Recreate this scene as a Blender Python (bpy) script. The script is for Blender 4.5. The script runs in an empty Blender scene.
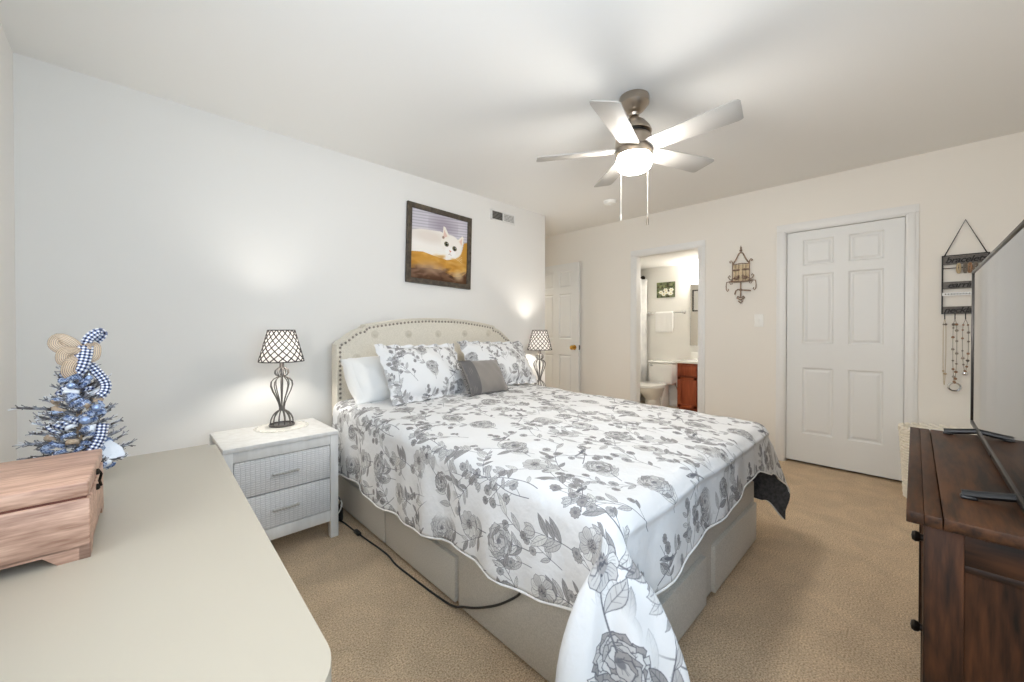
import bpy, bmesh, math, random
import numpy as np
from mathutils import Vector, Matrix, Euler
PI = math.pi
rnd = random.Random(7)
scene = bpy.context.scene
col = scene.collection

# ------------------------------------------------------------------ camera
CAM_H = 1.164
cam_d = bpy.data.cameras.new('camera')
cam = bpy.data.objects.new('camera', cam_d); col.objects.link(cam)
cam_d.sensor_width = 36.0
cam_d.lens = 391.2 / 1024 * 36.0
cam_d.shift_y = -8.2 / 1024
cam_d.clip_start = 0.03
cam.location = (0, 0, CAM_H)
cam.rotation_euler = (math.radians(90 - 0.5), 0, math.radians(45.84 - 90))
scene.camera = cam
vs = scene.view_settings
vs.view_transform = 'Standard'; vs.look = 'None'; vs.gamma = 1.0; vs.use_curve_mapping = False
vs.exposure = 0.0
scene.cycles.max_bounces = 12
scene.cycles.diffuse_bounces = 8
scene.cycles.caustics_reflective = False
scene.cycles.caustics_refractive = False
scene.cycles.sample_clamp_indirect = 6.0

# ------------------------------------------------------------------ world and daylight
w = bpy.data.worlds.new('sky'); scene.world = w; w.use_nodes = True
w.node_tree.nodes['Background'].inputs[0].default_value = (0.75, 0.86, 1.0, 1)
w.node_tree.nodes['Background'].inputs[1].default_value = 1.0

def light(name, typ, loc, energy, color, rot=(0, 0, 0), size=None, size_y=None, radius=None):
    d = bpy.data.lights.new(name, typ); d.energy = energy; d.color = color
    if typ == 'AREA':
        d.shape = 'RECTANGLE'; d.size = size; d.size_y = size_y
    elif radius: d.shadow_soft_size = radius
    o = bpy.data.objects.new(name, d); col.objects.link(o)
    o.location = loc; o.rotation_euler = rot
    return o
# daylight through the window behind the camera (window stands in the south wall)
WX0, WX1, WZ0, WZ1 = -0.28, 1.12, 0.86, 2.10
light('daylight_window', 'AREA', ((WX0+WX1)/2, -0.86, (WZ0+WZ1)/2+.05), 36, (0.55, 0.77, 1.0),
      (math.radians(100), 0, 0), WX1-WX0+.2, WZ1-WZ0+.1)
# fill light outside the west window, both added to brighten the far wall
VY0, VY1, VZ0, VZ1 = -0.35, 0.95, 0.95, 2.12
light('west_fill_light', 'AREA', (-.80, (VY0+VY1)/2, (VZ0+VZ1)/2+.05), 68, (0.94, 0.96, 1.0),
      (math.radians(130), 0, math.radians(-90)), VY1-VY0+.2, VZ1-VZ0+.1)

light('hall_fill', 'POINT', (3.62, 4.65, 2.25), 26, (1, .95, .86), radius=.08)  # unseen fill lamp added to brighten the open entry door
FAN = (1.99, 1.085)
EM_FAN, EM_LAMP, EM_BATH = 112.0, 285.0, 110.0

# ------------------------------------------------------------------ helpers
class MB:
    """collects shapes into one mesh"""
    def __init__(s): s.bm = bmesh.new()
    def _x(s, vs_, M):
        if M is not None: bmesh.ops.transform(s.bm, matrix=M, verts=vs_)
    def box(s, a, b, bev=0, seg=2, M=None, mi=0):
        r = bmesh.ops.create_cube(s.bm, size=1)['verts']
        for v in r:
            v.co = Vector([(a[i]+b[i])/2 + v.co[i]*(b[i]-a[i]) for i in range(3)])
        fs = {f for v in r for f in v.link_faces}
        if bev:
            es = list({e for v in r for e in v.link_edges})
            g = bmesh.ops.bevel(s.bm, geom=es, offset=bev, segments=seg, affect='EDGES', profile=.5)
            r = list({v for f in g['faces'] for v in f.verts} | {v for v in r if v.is_valid})
            fs = {f for v in r for f in v.link_faces}
        for f in fs: f.material_index = mi
        s._x(r, M); return s
    def lathe(s, prof, n=24, c=(0, 0, 0), M=None, cap=True, mi=0, sx=1, sy=1):
        rings = []
        for r, z in prof:
            rings.append([s.bm.verts.new((c[0]+sx*r*math.cos(2*PI*k/n), c[1]+sy*r*math.sin(2*PI*k/n), c[2]+z)) for k in range(n)])
        fs = []
        for A, B in zip(rings, rings[1:]):
            for k in range(n):
                fs.append(s.bm.faces.new((A[k], A[(k+1) % n], B[(k+1) % n], B[k])))
        if cap:
            if prof[0][0] > 1e-5: fs.append(s.bm.faces.new(rings[0][::-1]))
            if prof[-1][0] > 1e-5: fs.append(s.bm.faces.new(rings[-1]))
        for f in fs: f.material_index = mi
        s._x([v for R in rings for v in R], M); return s
    def tube(s, pts, r, n=8, closed=False, M=None, mi=0, taper=None):
        pts = [Vector(p) for p in pts]; N = len(pts); rings = []
        prev = None
        for i, p in enumerate(pts):
            if closed: t = (pts[(i+1) % N]-pts[i-1]).normalized()
            else: t = (pts[min(i+1, N-1)]-pts[max(i-1, 0)]).normalized()
            if prev is None:
                u = t.orthogonal().normalized()
            else:
                u = prev - t*prev.dot(t)
                u = u.normalized() if u.length > 1e-6 else t.orthogonal().normalized()
            prev = u; v = t.cross(u)
            rr = r if taper is None else r*taper[i]
            rings.append([s.bm.verts.new(p+(u*math.cos(2*PI*k/n)+v*math.sin(2*PI*k/n))*rr) for k in range(n)])
        fs = []
        for i in range(N if closed else N-1):
            A, B = rings[i], rings[(i+1) % N]
            for k in range(n):
                fs.append(s.bm.faces.new((A[k], A[(k+1) % n], B[(k+1) % n], B[k])))
        if not closed:
            fs.append(s.bm.faces.new(rings[0][::-1])); fs.append(s.bm.faces.new(rings[-1]))
        for f in fs: f.material_index = mi
        s._x([v for R in rings for v in R], M); return s
    def prism(s, poly, z0, z1, M=None, mi=0, bev=0):
        A = [s.bm.verts.new((p[0], p[1], z0)) for p in poly]; B = [s.bm.verts.new((p[0], p[1], z1)) for p in poly]
        n = len(poly); fs = [s.bm.faces.new(A[::-1]), s.bm.faces.new(B)]
        for k in range(n): fs.append(s.bm.faces.new((A[k], A[(k+1) % n], B[(k+1) % n], B[k])))
        vv = A+B
        if bev:
            es = [e for e in set(fs[0].edges) | set(fs[1].edges)]
            g = bmesh.ops.bevel(s.bm, geom=es, offset=bev, segments=3, affect='EDGES', profile=.5)
            vv = list({v for f in g['faces'] for v in f.verts} | {v for v in vv if v.is_valid})
        for f in {f for v in vv for f in v.link_faces}: f.material_index = mi
        s._x(vv, M); return s
    def sphere(s, c, r, n=12, M=None, sc=(1, 1, 1)):
        g = bmesh.ops.create_uvsphere(s.bm, u_segments=n, v_segments=max(6, n//2+2), radius=r)['verts']
        for v in g: v.co = Vector((v.co.x*sc[0]+c[0], v.co.y*sc[1]+c[1], v.co.z*sc[2]+c[2]))
        s._x(g, M); return s
    def grid(s, rows, mi=0, uv=None):
        V = [[s.bm.verts.new(p) for p in R] for R in rows]
        lay = s.bm.loops.layers.uv.verify() if uv is not None else None
        for i in range(len(V)-1):
            for j in range(len(V[0])-1):
                f = s.bm.faces.new((V[i][j], V[i][j+1], V[i+1][j+1], V[i+1][j])); f.material_index = mi
                if lay:
                    for lp, (a, b) in zip(f.loops, ((i, j), (i, j+1), (i+1, j+1), (i+1, j))): lp[lay].uv = uv[a][b]
        return s
    def build(s, name, m, parent=None, smooth=True, ang=35, fix=True):
        if fix: bmesh.ops.recalc_face_normals(s.bm, faces=s.bm.faces)
        me = bpy.data.meshes.new(name); s.bm.to_mesh(me); s.bm.free()
        for x in (m if isinstance(m, (list, tuple)) else [m]): me.materials.append(x)
        if smooth:
            me.polygons.foreach_set('use_smooth', [True]*len(me.polygons))
            me.set_sharp_from_angle(angle=math.radians(ang))
        o = bpy.data.objects.new(name, me); col.objects.link(o)
        if parent is not None: o.parent = parent
        return o

def tag(o, label=None, cat=None, group=None, kind=None):
    if label: o['label'] = label
    if cat: o['category'] = cat
    if group: o['group'] = group
    if kind: o['kind'] = kind
    return o
def thing(name, label, cat, loc=(0, 0, 0), rz=0, group=None):
    o = bpy.data.objects.new(name, None); col.objects.link(o)
    o.location = loc; o.rotation_euler = (0, 0, rz); o.empty_display_size = .05
    return tag(o, label, cat, group)
def struct(o): o['kind'] = 'structure'; return o
def copy_tree(o, parent=None):
    c = o.copy(); col.objects.link(c); c.parent = parent
    for ch in o.children: copy_tree(ch, c)
    return c
def arc(cx, cy, r, a0, a1, n=10):
    return [(cx+r*math.cos(math.radians(a0+(a1-a0)*k/n)), cy+r*math.sin(math.radians(a0+(a1-a0)*k/n))) for k in range(n+1)]
def rrect(x0, y0, x1, y1, r, n=6):
    return arc(x1-r, y0+r, r, -90, 0, n)+arc(x1-r, y1-r, r, 0, 90, n)+arc(x0+r, y1-r, r, 90, 180, n)+arc(x0+r, y0+r, r, 180, 270, n)
def catmull(P, t):
    """P list of (t,Vector); smooth interpolation"""
    i = 0
    while i < len(P)-2 and t > P[i+1][0]: i += 1
    t0, a = P[i]; t1, b = P[i+1]
    pm = P[i-1][1] if i > 0 else a*2-b
    pp = P[i+2][1] if i+2 < len(P) else b*2-a
    u = min(1, max(0, (t-t0)/(t1-t0)))
    return ((a*2) + (b-pm)*u + (pm*2-a*5+b*4-pp)*u*u + (a*3-pm-b*3+pp)*u**3)*.5
def sstep(x, a, b):
    x = min(1, max(0, (x-a)/(b-a))); return x*x*(3-2*x)

# ------------------------------------------------------------------ materials
def srgb(r, g, b):
    f = lambda c: (c/255/12.92) if c/255 <= .04045 else ((c/255+.055)/1.055)**2.4
    return (f(r), f(g), f(b), 1)
def mat(name, c, rough=.5, metal=0, bump=None, noise=None, spec=.5, sheen=0, emit=None, coat=0):
    """noise=(scale, second colour, detail), bump=(scale, strength, distance)"""
    m = bpy.data.materials.new(name); m.use_nodes = True
    nt = m.node_tree; b = nt.nodes['Principled BSDF']
    b.inputs['Base Color'].default_value = c; b.inputs['Roughness'].default_value = rough
    b.inputs['Metallic'].default_value = metal; b.inputs['Specular IOR Level'].default_value = spec
    if sheen: b.inputs['Sheen Weight'].default_value = sheen
    if coat: b.inputs['Coat Weight'].default_value = coat
    if emit: b.inputs['Emission Color'].default_value = emit[0]; b.inputs['Emission Strength'].default_value = emit[1]
    tc = nt.nodes.new('ShaderNodeTexCoord')
    def tex(sc, det=4):
        n = nt.nodes.new('ShaderNodeTexNoise'); n.inputs['Detail'].default_value = det
        if isinstance(sc, (tuple, list)):
            mp = nt.nodes.new('ShaderNodeMapping'); mp.inputs['Scale'].default_value = sc
            nt.links.new(tc.outputs['Object'], mp.inputs['Vector']); nt.links.new(mp.outputs[0], n.inputs['Vector']); n.inputs['Scale'].default_value = 1
        else:
            n.inputs['Scale'].default_value = sc; nt.links.new(tc.outputs['Object'], n.inputs['Vector'])
        return n
    if noise:
        n = tex(noise[0], noise[2] if len(noise) > 2 else 4)
        r = nt.nodes.new('ShaderNodeValToRGB'); r.color_ramp.elements[0].position = .35; r.color_ramp.elements[1].position = .65
        r.color_ramp.elements[0].color = c; r.color_ramp.elements[1].color = noise[1]
        nt.links.new(n.outputs['Fac'], r.inputs[0]); nt.links.new(r.outputs[0], b.inputs['Base Color'])
    if bump:
        n = tex(bump[0]); bp = nt.nodes.new('ShaderNodeBump'); bp.inputs['Strength'].default_value = bump[1]; bp.inputs['Distance'].default_value = bump[2]
        nt.links.new(n.outputs['Fac'], bp.inputs['Height']); nt.links.new(bp.outputs[0], b.inputs['Normal'])
    return m
def img_mat(name, arr, rough=.8, bump=None, spec=.2):
    """arr: h x w x 3 in sRGB 0..1, painted by this script"""
    h, wd = arr.shape[:2]
    im = bpy.data.images.new(name, wd, h)
    a = np.ones((h, wd, 4), np.float32); a[..., :3] = arr
    im.pixels.foreach_set(a[::-1].ravel()); im.update(); im.pack()
    m = mat(name, (1, 1, 1, 1), rough, bump=bump, spec=spec)
    nt = m.node_tree; t = nt.nodes.new('ShaderNodeTexImage'); t.image = im
    uv = nt.nodes.new('ShaderNodeTexCoord')
    nt.links.new(uv.outputs['UV'], t.inputs['Vector'])
    nt.links.new(t.outputs['Color'], nt.nodes['Principled BSDF'].inputs['Base Color'])
    return m
def wood(name, c1, c2, scale, axis='X', rough=.45, dist=6, bump=.15):
    m = mat(name, c1, rough, spec=.3); nt = m.node_tree; b = nt.nodes['Principled BSDF']
    tc = nt.nodes.new('ShaderNodeTexCoord'); mp = nt.nodes.new('ShaderNodeMapping')
    s = {'X': (.12, 1, 1), 'Y': (1, .12, 1), 'Z': (1, 1, .12)}[axis]
    mp.inputs['Scale'].default_value = [x*scale for x in s]
    n = nt.nodes.new('ShaderNodeTexNoise'); n.inputs['Scale'].default_value = 1; n.inputs['Detail'].default_value = 6; n.inputs['Distortion'].default_value = dist*.15
    n2 = nt.nodes.new('ShaderNodeTexNoise'); n2.inputs['Scale'].default_value = 5; n2.inputs['Detail'].default_value = 3
    mx = nt.nodes.new('ShaderNodeMath'); mx.operation = 'MULTIPLY_ADD'; mx.inputs[1].default_value = .45
    wv = nt.nodes.new('ShaderNodeMath'); wv.operation = 'MULTIPLY'; wv.inputs[1].default_value = .62
    r = nt.nodes.new('ShaderNodeValToRGB'); r.color_ramp.elements[0].position = .40; r.color_ramp.elements[1].position = .66
    r.color_ramp.elements[0].color = c1; r.color_ramp.elements[1].color = c2
    L = nt.links.new
    L(tc.outputs['Object'], mp.inputs[0]); L(mp.outputs[0], n.inputs['Vector']); L(mp.outputs[0], n2.inputs['Vector'])
    L(n.outputs['Fac'], wv.inputs[0]); L(n2.outputs['Fac'], mx.inputs[0]); L(wv.outputs[0], mx.inputs[2]); L(mx.outputs[0], r.inputs[0]); L(r.outputs[0], b.inputs['Base Color'])
    bp = nt.nodes.new('ShaderNodeBump'); bp.inputs['Strength'].default_value = bump; bp.inputs['Distance'].default_value = .003
    L(mx.outputs[0], bp.inputs['Height']); L(bp.outputs[0], b.inputs['Normal'])
    return m

M_wall = mat('wall_paint', srgb(232, 230, 226), .9, bump=(90, .04, .002), spec=.2)
M_walle = mat('warm_lit_wall_paint', srgb(234, 229, 220), .9, bump=(90, .04, .002), spec=.2)  # same wall paint, with the warm light on this side tinted into the colour
M_ceil = mat('ceiling_paint', srgb(236, 235, 232), .95, bump=(60, .05, .002), spec=.1)
M_trim = mat('white_trim_paint', srgb(232, 231, 228), .4)
M_door = mat('white_door_paint', srgb(228, 228, 225), .42, bump=((8, 8, 60), .03, .001))
M_brass = mat('brass', srgb(205, 165, 85), .25, 1)
M_nickel = mat('brushed_nickel', srgb(178, 166, 152), .3, 1, bump=((20, 20, 300), .03, .001))
M_chrome = mat('chrome', srgb(215, 215, 215), .12, 1)
M_blade = mat('fan_blade_silver', srgb(178, 175, 170), .5, .0, bump=(25, .02, .001))
M_black = mat('black_metal', srgb(38, 35, 33), .45, .6)
M_pewter = mat('pewter_wire', srgb(112, 107, 103), .4, .5)
M_blackp = mat('black_plastic', srgb(24, 24, 25), .35)
M_whitep = mat('white_plastic', srgb(238, 237, 232), .35)
M_cream = mat('cream_lacquer', srgb(184, 175, 158), .32, bump=(12, .02, .002))
M_ns = mat('washed_grey_wood', srgb(222, 221, 218), .5, noise=((30, 30, 3), srgb(212, 210, 206)))
M_uphol = mat('oatmeal_linen', srgb(208, 203, 193), .95, noise=(220, srgb(190, 185, 175)), bump=(350, .25, .002), sheen=.2, spec=.1)
M_headb = mat('cream_linen', srgb(226, 219, 205), .95, noise=(220, srgb(210, 203, 188)), bump=(350, .2, .002), sheen=.2, spec=.1)
M_sheet = mat('white_cotton', srgb(240, 239, 236), .9, bump=(18, .25, .01), sheen=.1, spec=.1)
M_char = mat('charcoal_lining', srgb(84, 86, 90), .95, noise=(60, srgb(58, 60, 64)), bump=(80, .4, .004))
M_grey = mat('grey_satin_weave', srgb(126, 120, 114), .7, bump=((260, 260, 260), .3, .002), sheen=.3)
M_dgrey = mat('dark_grey_band', srgb(96, 93, 92), .75, bump=((40, 400, 400), .4, .003))
M_wood = wood('dark_walnut', srgb(26, 15, 9), srgb(72, 44, 26), 16, 'Y', .5)
M_woodx = wood('dark_walnut_lengthwise', srgb(30, 17, 9), srgb(86, 53, 29), 18, 'X', .5)
M_woodz = wood('dark_walnut_upright', srgb(20, 11, 6), srgb(84, 50, 28), 17, 'Z', .5)
M_oak = wood('pinkish_oak', srgb(150, 114, 95), srgb(206, 168, 145), 46, 'X', .4)
M_vanity = wood('cherry_wood', srgb(132, 62, 36), srgb(165, 84, 52), 10, 'Z', .4)
M_porc = mat('porcelain', srgb(240, 239, 234), .12)
M_hinge = mat('dark_hinge', srgb(40, 34, 28), .4, .8)
M_bronze = mat('rusty_bronze', srgb(120, 96, 78), .55, .35, noise=(60, srgb(164, 142, 122)))

def carpet():
    m = mat('beige_carpet', srgb(190, 164, 134), 1.0, spec=.02, sheen=.15)
    nt = m.node_tree; b = nt.nodes['Principled BSDF']; L = nt.links.new
    tc = nt.nodes.new('ShaderNodeTexCoord')
    def no(sc, det, dist=0):
        n = nt.nodes.new('ShaderNodeTexNoise'); n.inputs['Scale'].default_value = sc; n.inputs['Detail'].default_value = det; n.inputs['Distortion'].default_value = dist
        L(tc.outputs['Object'], n.inputs['Vector']); return n
    a = no(170, 2); c = no(6, 6, .8); v = no(320, 2)
    r = nt.nodes.new('ShaderNodeValToRGB'); e = r.color_ramp.elements
    e[0].position = .3; e[1].position = .7; e[0].color = srgb(186, 152, 117); e[1].color = srgb(255, 232, 196)
    r2 = nt.nodes.new('ShaderNodeValToRGB'); e = r2.color_ramp.elements
    e[0].position = .3; e[1].position = .7; e[0].color = (.82, .81, .80, 1); e[1].color = (1, 1, 1, 1)
    mx = nt.nodes.new('ShaderNodeMix'); mx.data_type = 'RGBA'; mx.blend_type = 'MULTIPLY'; mx.inputs[0].default_value = 1
    L(a.outputs['Fac'], r.inputs[0]); L(c.outputs['Fac'], r2.inputs[0]); L(r.outputs[0], mx.inputs[6]); L(r2.outputs[0], mx.inputs[7]); L(mx.outputs[2], b.inputs['Base Color'])
    ad = nt.nodes.new('ShaderNodeMath'); ad.operation = 'ADD'; L(a.outputs['Fac'], ad.inputs[0]); L(v.outputs['Fac'], ad.inputs[1])
    bp = nt.nodes.new('ShaderNodeBump'); bp.inputs['Strength'].default_value = .7; bp.inputs['Distance'].default_value = .012
    L(ad.outputs[0], bp.inputs['Height']); L(bp.outputs[0], b.inputs['Normal'])
    return m
M_carpet = carpet()
def emis(name, c, s):
    m = bpy.data.materials.new(name); m.use_nodes = True; nt = m.node_tree
    b = nt.nodes['Principled BSDF']; b.inputs['Base Color'].default_value = (.9, .9, .9, 1)
    b.inputs['Emission Color'].default_value = c; b.inputs['Emission Strength'].default_value = s
    return m
M_fanglass = emis('glowing_opal_glass', (1, .95, .88, 1), EM_FAN)
M_bulb = emis('glowing_bulb', (1, .955, .88, 1), EM_LAMP)
M_bathglow = emis('glowing_bath_globe', (1, .95, .86, 1), EM_BATH)
def shade_mat():
    m = bpy.data.materials.new('lamp_shade_cloth'); m.use_nodes = True; nt = m.node_tree
    for n in list(nt.nodes): nt.nodes.remove(n)
    o = nt.nodes.new('ShaderNodeOutputMaterial'); mx = nt.nodes.new('ShaderNodeMixShader'); d = nt.nodes.new('ShaderNodeBsdfDiffuse'); t = nt.nodes.new('ShaderNodeBsdfTranslucent')
    d.inputs[0].default_value = srgb(238, 236, 232); t.inputs[0].default_value = srgb(240, 238, 236); mx.inputs[0].default_value = .62
    nt.links.new(d.outputs[0], mx.inputs[1]); nt.links.new(t.outputs[0], mx.inputs[2]); nt.links.new(mx.outputs[0], o.inputs[0])
    return m
M_shade = shade_mat()
def glass_mat():
    m = bpy.data.materials.new('window_glass'); m.use_nodes = True; nt = m.node_tree
    for n in list(nt.nodes): nt.nodes.remove(n)
    o = nt.nodes.new('ShaderNodeOutputMaterial'); mx = nt.nodes.new('ShaderNodeMixShader'); d = nt.nodes.new('ShaderNodeBsdfTransparent'); t = nt.nodes.new('ShaderNodeBsdfGlossy')
    t.inputs['Roughness'].default_value = .02; mx.inputs[0].default_value = .06
    nt.links.new(d.outputs[0], mx.inputs[1]); nt.links.new(t.outputs[0], mx.inputs[2]); nt.links.new(mx.outputs[0], o.inputs[0])
    return m
M_glass = glass_mat()

# ------------------------------------------------------------------ painted cloth pattern (computed here, tileable)
class Canvas:
    def __init__(s, h, w, bg, wrap=True):
        s.a = np.empty((h, w, 3), np.float32); s.a[:] = bg; s.h = h; s.w = w; s.wrap = wrap
    def _win(s, x0, y0, x1, y1):
        xs = np.arange(int(x0)-1, int(x1)+2); ys = np.arange(int(y0)-1, int(y1)+2)
        if not s.wrap:
            xs = xs[(xs >= 0) & (xs < s.w)]; ys = ys[(ys >= 0) & (ys < s.h)]
        return xs, ys
    def _put(s, xs, ys, m, c, alpha=1):
        if not len(xs) or not len(ys): return
        ix = np.ix_(ys % s.h, xs % s.w); m = (m*alpha)[..., None]
        s.a[ix] = s.a[ix]*(1-m)+np.asarray(c, np.float32)*m
    def poly(s, P, c, alpha=1):
        P = np.asarray(P, float); xs, ys = s._win(P[:, 0].min(), P[:, 1].min(), P[:, 0].max(), P[:, 1].max())
        X, Y = np.meshgrid(xs+.0, ys+.0); ins = np.zeros(X.shape, bool)
        for (xa, ya), (xb, yb) in zip(P, np.roll(P, -1, 0)):
            if ya == yb: continue
            ins ^= ((ya > Y) != (yb > Y)) & (X < (xb-xa)*(Y-ya)/(yb-ya)+xa)
        s._put(xs, ys, ins.astype(np.float32), c, alpha)
    def line(s, P, wd, c, alpha=1, w2=None):
        P = np.asarray(P, float); n = len(P)
        for i, ((xa, ya), (xb, yb)) in enumerate(zip(P, P[1:])):
            wi = wd if w2 is None else wd+(w2-wd)*i/max(1, n-2)
            xs, ys = s._win(min(xa, xb)-wi, min(ya, yb)-wi, max(xa, xb)+wi, max(ya, yb)+wi)
            if not len(xs) or not len(ys): continue
            X, Y = np.meshgrid(xs+.0, ys+.0); dx, dy = xb-xa, yb-ya; q = max(1e-6, dx*dx+dy*dy)
            t = np.clip(((X-xa)*dx+(Y-ya)*dy)/q, 0, 1); d = np.hypot(X-xa-t*dx, Y-ya-t*dy)
            s._put(xs, ys, np.clip(wi/2+.5-d, 0, 1), c, alpha)
    def blob(s, x, y, rx, ry, c, alpha=1, soft=.15, rot=0):
        r = max(rx, ry)*1.2; xs, ys = s._win(x-r, y-r, x+r, y+r)
        if not len(xs) or not len(ys): return
        X, Y = np.meshgrid(xs-x, ys-y); cr, sr = math.cos(rot), math.sin(rot)
        d = np.hypot((X*cr+Y*sr)/rx, (-X*sr+Y*cr)/ry)
        s._put(xs, ys, np.clip((1+soft-d)/(2*soft), 0, 1), c, alpha)

def floral(n=1024):
    R = random.Random(11); cv = Canvas(n, n, (.885, .887, .885))
    INK = (.36, .36, .385); MID = (.60, .59, .585); LT = (.76, .755, .75); DK = (.44, .44, .46)
    def tf(x, y, a, sc):
        return lambda p: (x+sc*(p[0]*math.cos(a)-p[1]*math.sin(a)), y+sc*(p[0]*math.sin(a)+p[1]*math.cos(a)))
    def leaf(x, y, a, L, wd, fill=None):
        f = tf(x, y, a, L); o = [(t, wd*math.sin(PI*t)**.8*(1-.3*t)) for t in np.linspace(0, 1, 9)]
        P = [f(p) for p in o]+[f((p[0], -p[1])) for p in o[::-1]]
        cv.poly(P, fill or R.choice([LT, MID, LT, (.85, .85, .84)]), .9); cv.line(P+[P[0]], 1.3, INK, .8); cv.line([f((0, 0)), f((.9, 0))], 1.1, INK, .8)
        for t in (.3, .5, .7): cv.line([f((t, 0)), f((t+.15, wd*.6))], .9, INK, .5); cv.line([f((t, 0)), f((t+.15, -wd*.6))], .9, INK, .5)
    def stem(x, y, a, L, curve, wd=2.6):
        P = []; 
        for k in range(13):
            P.append((x, y)); x += L/12*math.cos(a); y += L/12*math.sin(a); a += curve/12
        cv.line(P, wd, DK, .95, w2=wd*.6); return P, a
    def peony(x, y, r, up):
        for ring, (rr, k) in enumerate(((1, 11), (.78, 10), (.55, 8), (.33, 6))):
            for j in range(k):
                a = 2*PI*j/k+R.uniform(-.2, .2)+ring
                cx, cy = x+rr*r*.62*math.cos(a), y+rr*r*.62*math.sin(a)
                q = r*.42*(.6+.4*rr); P = []
                for t in np.linspace(0, 2*PI, 14)[:-1]:
                    wv = 1+.14*math.sin(5*t+j)
                    P.append((cx+q*wv*math.cos(t), cy+q*wv*.85*math.sin(t)))
                cv.poly(P, R.choice([LT, LT, MID, (.82, .82, .815), (.68, .675, .67)]), .95); cv.line(P+[P[0]], 1.3, INK, .8)
                for h in range(4):
                    t = a+R.uniform(-.5, .5); cv.line([(x+rr*r*.5*math.cos(t), y+rr*r*.5*math.sin(t)), (x+rr*r*.92*math.cos(t), y+rr*r*.92*math.sin(t))], .9, INK, .55)
        cv.blob(x, y, r*.16, r*.16, DK, .8)
    def openflower(x, y, r):
        for j in range(9):
            a = 2*PI*j/9+R.uniform(-.1, .1); f = tf(x, y, a, r)
            P = [f((.15, 0)), f((.45, .3)), f((.8, .32)), f((1.0, .12)), f((.96, -.1)), f((.8, -.32)), f((.45, -.3))]
            cv.poly(P, R.choice([(.85, .85, .84), LT, LT]), .95); cv.line(P+[P[0]], 1.3, INK, .8)
            for q in (-.15, 0, .15): cv.line([f((.3, q*.6)), f((.8, q))], .9, INK, .5)
        cv.blob(x, y, r*.36, r*.34, MID); 
        for _ in range(26):
            a = R.uniform(0, 2*PI); q = R.uniform(0, .38)*r; cv.blob(x+q*math.cos(a), y+q*math.sin(a), 2, 2, INK, .8)
    def disc(x, y, r):
        P = [(x+r*(1+.1*math.sin(9*t))*math.cos(t), y+r*1.15*(1+.1*math.sin(9*t))*math.sin(t)) for t in np.linspace(0, 2*PI, 30)]
        cv.poly(P, R.choice([MID, (.67, .665, .66)]), .95); cv.line(P, 1.2, INK, .7); cv.blob(x, y, r*.35, r*.4, DK, .7)
        for k in range(10):
            a = 2*PI*k/10; cv.line([(x+.4*r*math.cos(a), y+.45*r*math.sin(a)), (x+.85*r*math.cos(a), y+.95*r*math.sin(a))], .9, INK, .5)
    def tulip(x, y, a, r):
        for s_ in (-1, 1, 0):
            leaf(x, y, a+s_*.45, r*1.5, .34 if s_ == 0 else .28, (.8, .8, .795))
    def bird(x, y, a, L):
        f = tf(x, y, a, L); fl = R.choice([-1, 1]); g = lambda p: f((p[0], p[1]*fl))
        P = [g(p) for p in ((1.0, -.02), (.93, .05), (.82, .12), (.68, .13), (.5, .19), (.3, .17), (.12, .07), (-.35, .12), (-.72, .24), (-.75, .18), (-.3, -.02), (.15, -.1), (.45, -.11), (.7, -.07), (.84, -.04))]
        cv.poly(P, (.63, .63, .635), .97); cv.line(P+[P[0]], 1.4, INK, .85)
        W_ = [g(p) for p in ((.6, .08), (.35, .1), (-.15, .05), (-.4, .1), (-.1, -.04), (.3, -.06), (.55, 0))]
        cv.poly(W_, DK, .95); cv.line(W_, 1.2, INK, .8); cv.blob(*g((.84, .05)), 2.2, 2.2, (.1, .1, .1))
    def spray(x, y, a):
        P, ae = stem(x, y, a, R.uniform(150, 200), R.uniform(-.6, .6))
        for k in (3, 5, 7, 9):
            s_ = R.choice([-1, 1]); bx, by = P[k]
            if R.random() < .55:
                Q, q = stem(bx, by, a+s_*R.uniform(.5, .9), R.uniform(35, 60), -.4*s_, 1.8); disc(*Q[-1], R.uniform(13, 18))
            else:
                leaf(bx, by, a+s_*R.uniform(.5, 1.0), R.uniform(45, 70), .2); leaf(bx, by, a-s_*R.uniform(.5, 1.0), R.uniform(35, 60), .2)
        return P, ae
    up = -PI/2
    def long_branch(x, y, a):
        P, ae = stem(x, y, a, R.uniform(240, 320), R.uniform(-1.0, 1.0), 3.0)
        for k in (2, 4, 6, 8, 10):
            s_ = 1 if k % 4 else -1
            if R.random() < .5: leaf(*P[k], a+s_*R.uniform(.5, 1.0), R.uniform(45, 85), .19)
            else:
                Q, q = stem(*P[k], a+s_*R.uniform(.5, .9), R.uniform(35, 75), -.5*s_, 1.8); disc(*Q[-1], R.uniform(12, 19))
                if R.random() < .6: leaf(*Q[6], q+.8*s_, 38, .22)
        return P, ae
    N_ = 5; order = [(i, j) for j in range(N_) for i in range(N_)]
    seq = ['peony', 'branch', 'open', 'bird', 'spray', 'tulip', 'bird', 'peony', 'branch', 'open', 'spray', 'open', 'branch', 'peony', 'bird', 'branch', 'tulip', 'bird', 'spray', 'peony', 'open', 'spray', 'peony', 'branch', 'tulip']
    pos = [((i+.5+(.25 if j % 2 else -.2))*n/N_+R.uniform(-22, 22), (j+.5)*n/N_+R.uniform(-22, 22)) for i, j in order]
    for x, y in pos:                                    # light undergrowth first
        if R.random() < .45: spray(x+R.uniform(-90, 90), y+R.uniform(-60, 120), up+R.uniform(-1.0, 1.0))
        if R.random() < .45: long_branch(x+R.uniform(-60, 60), y+80, up+R.uniform(-.8, .8))
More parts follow.
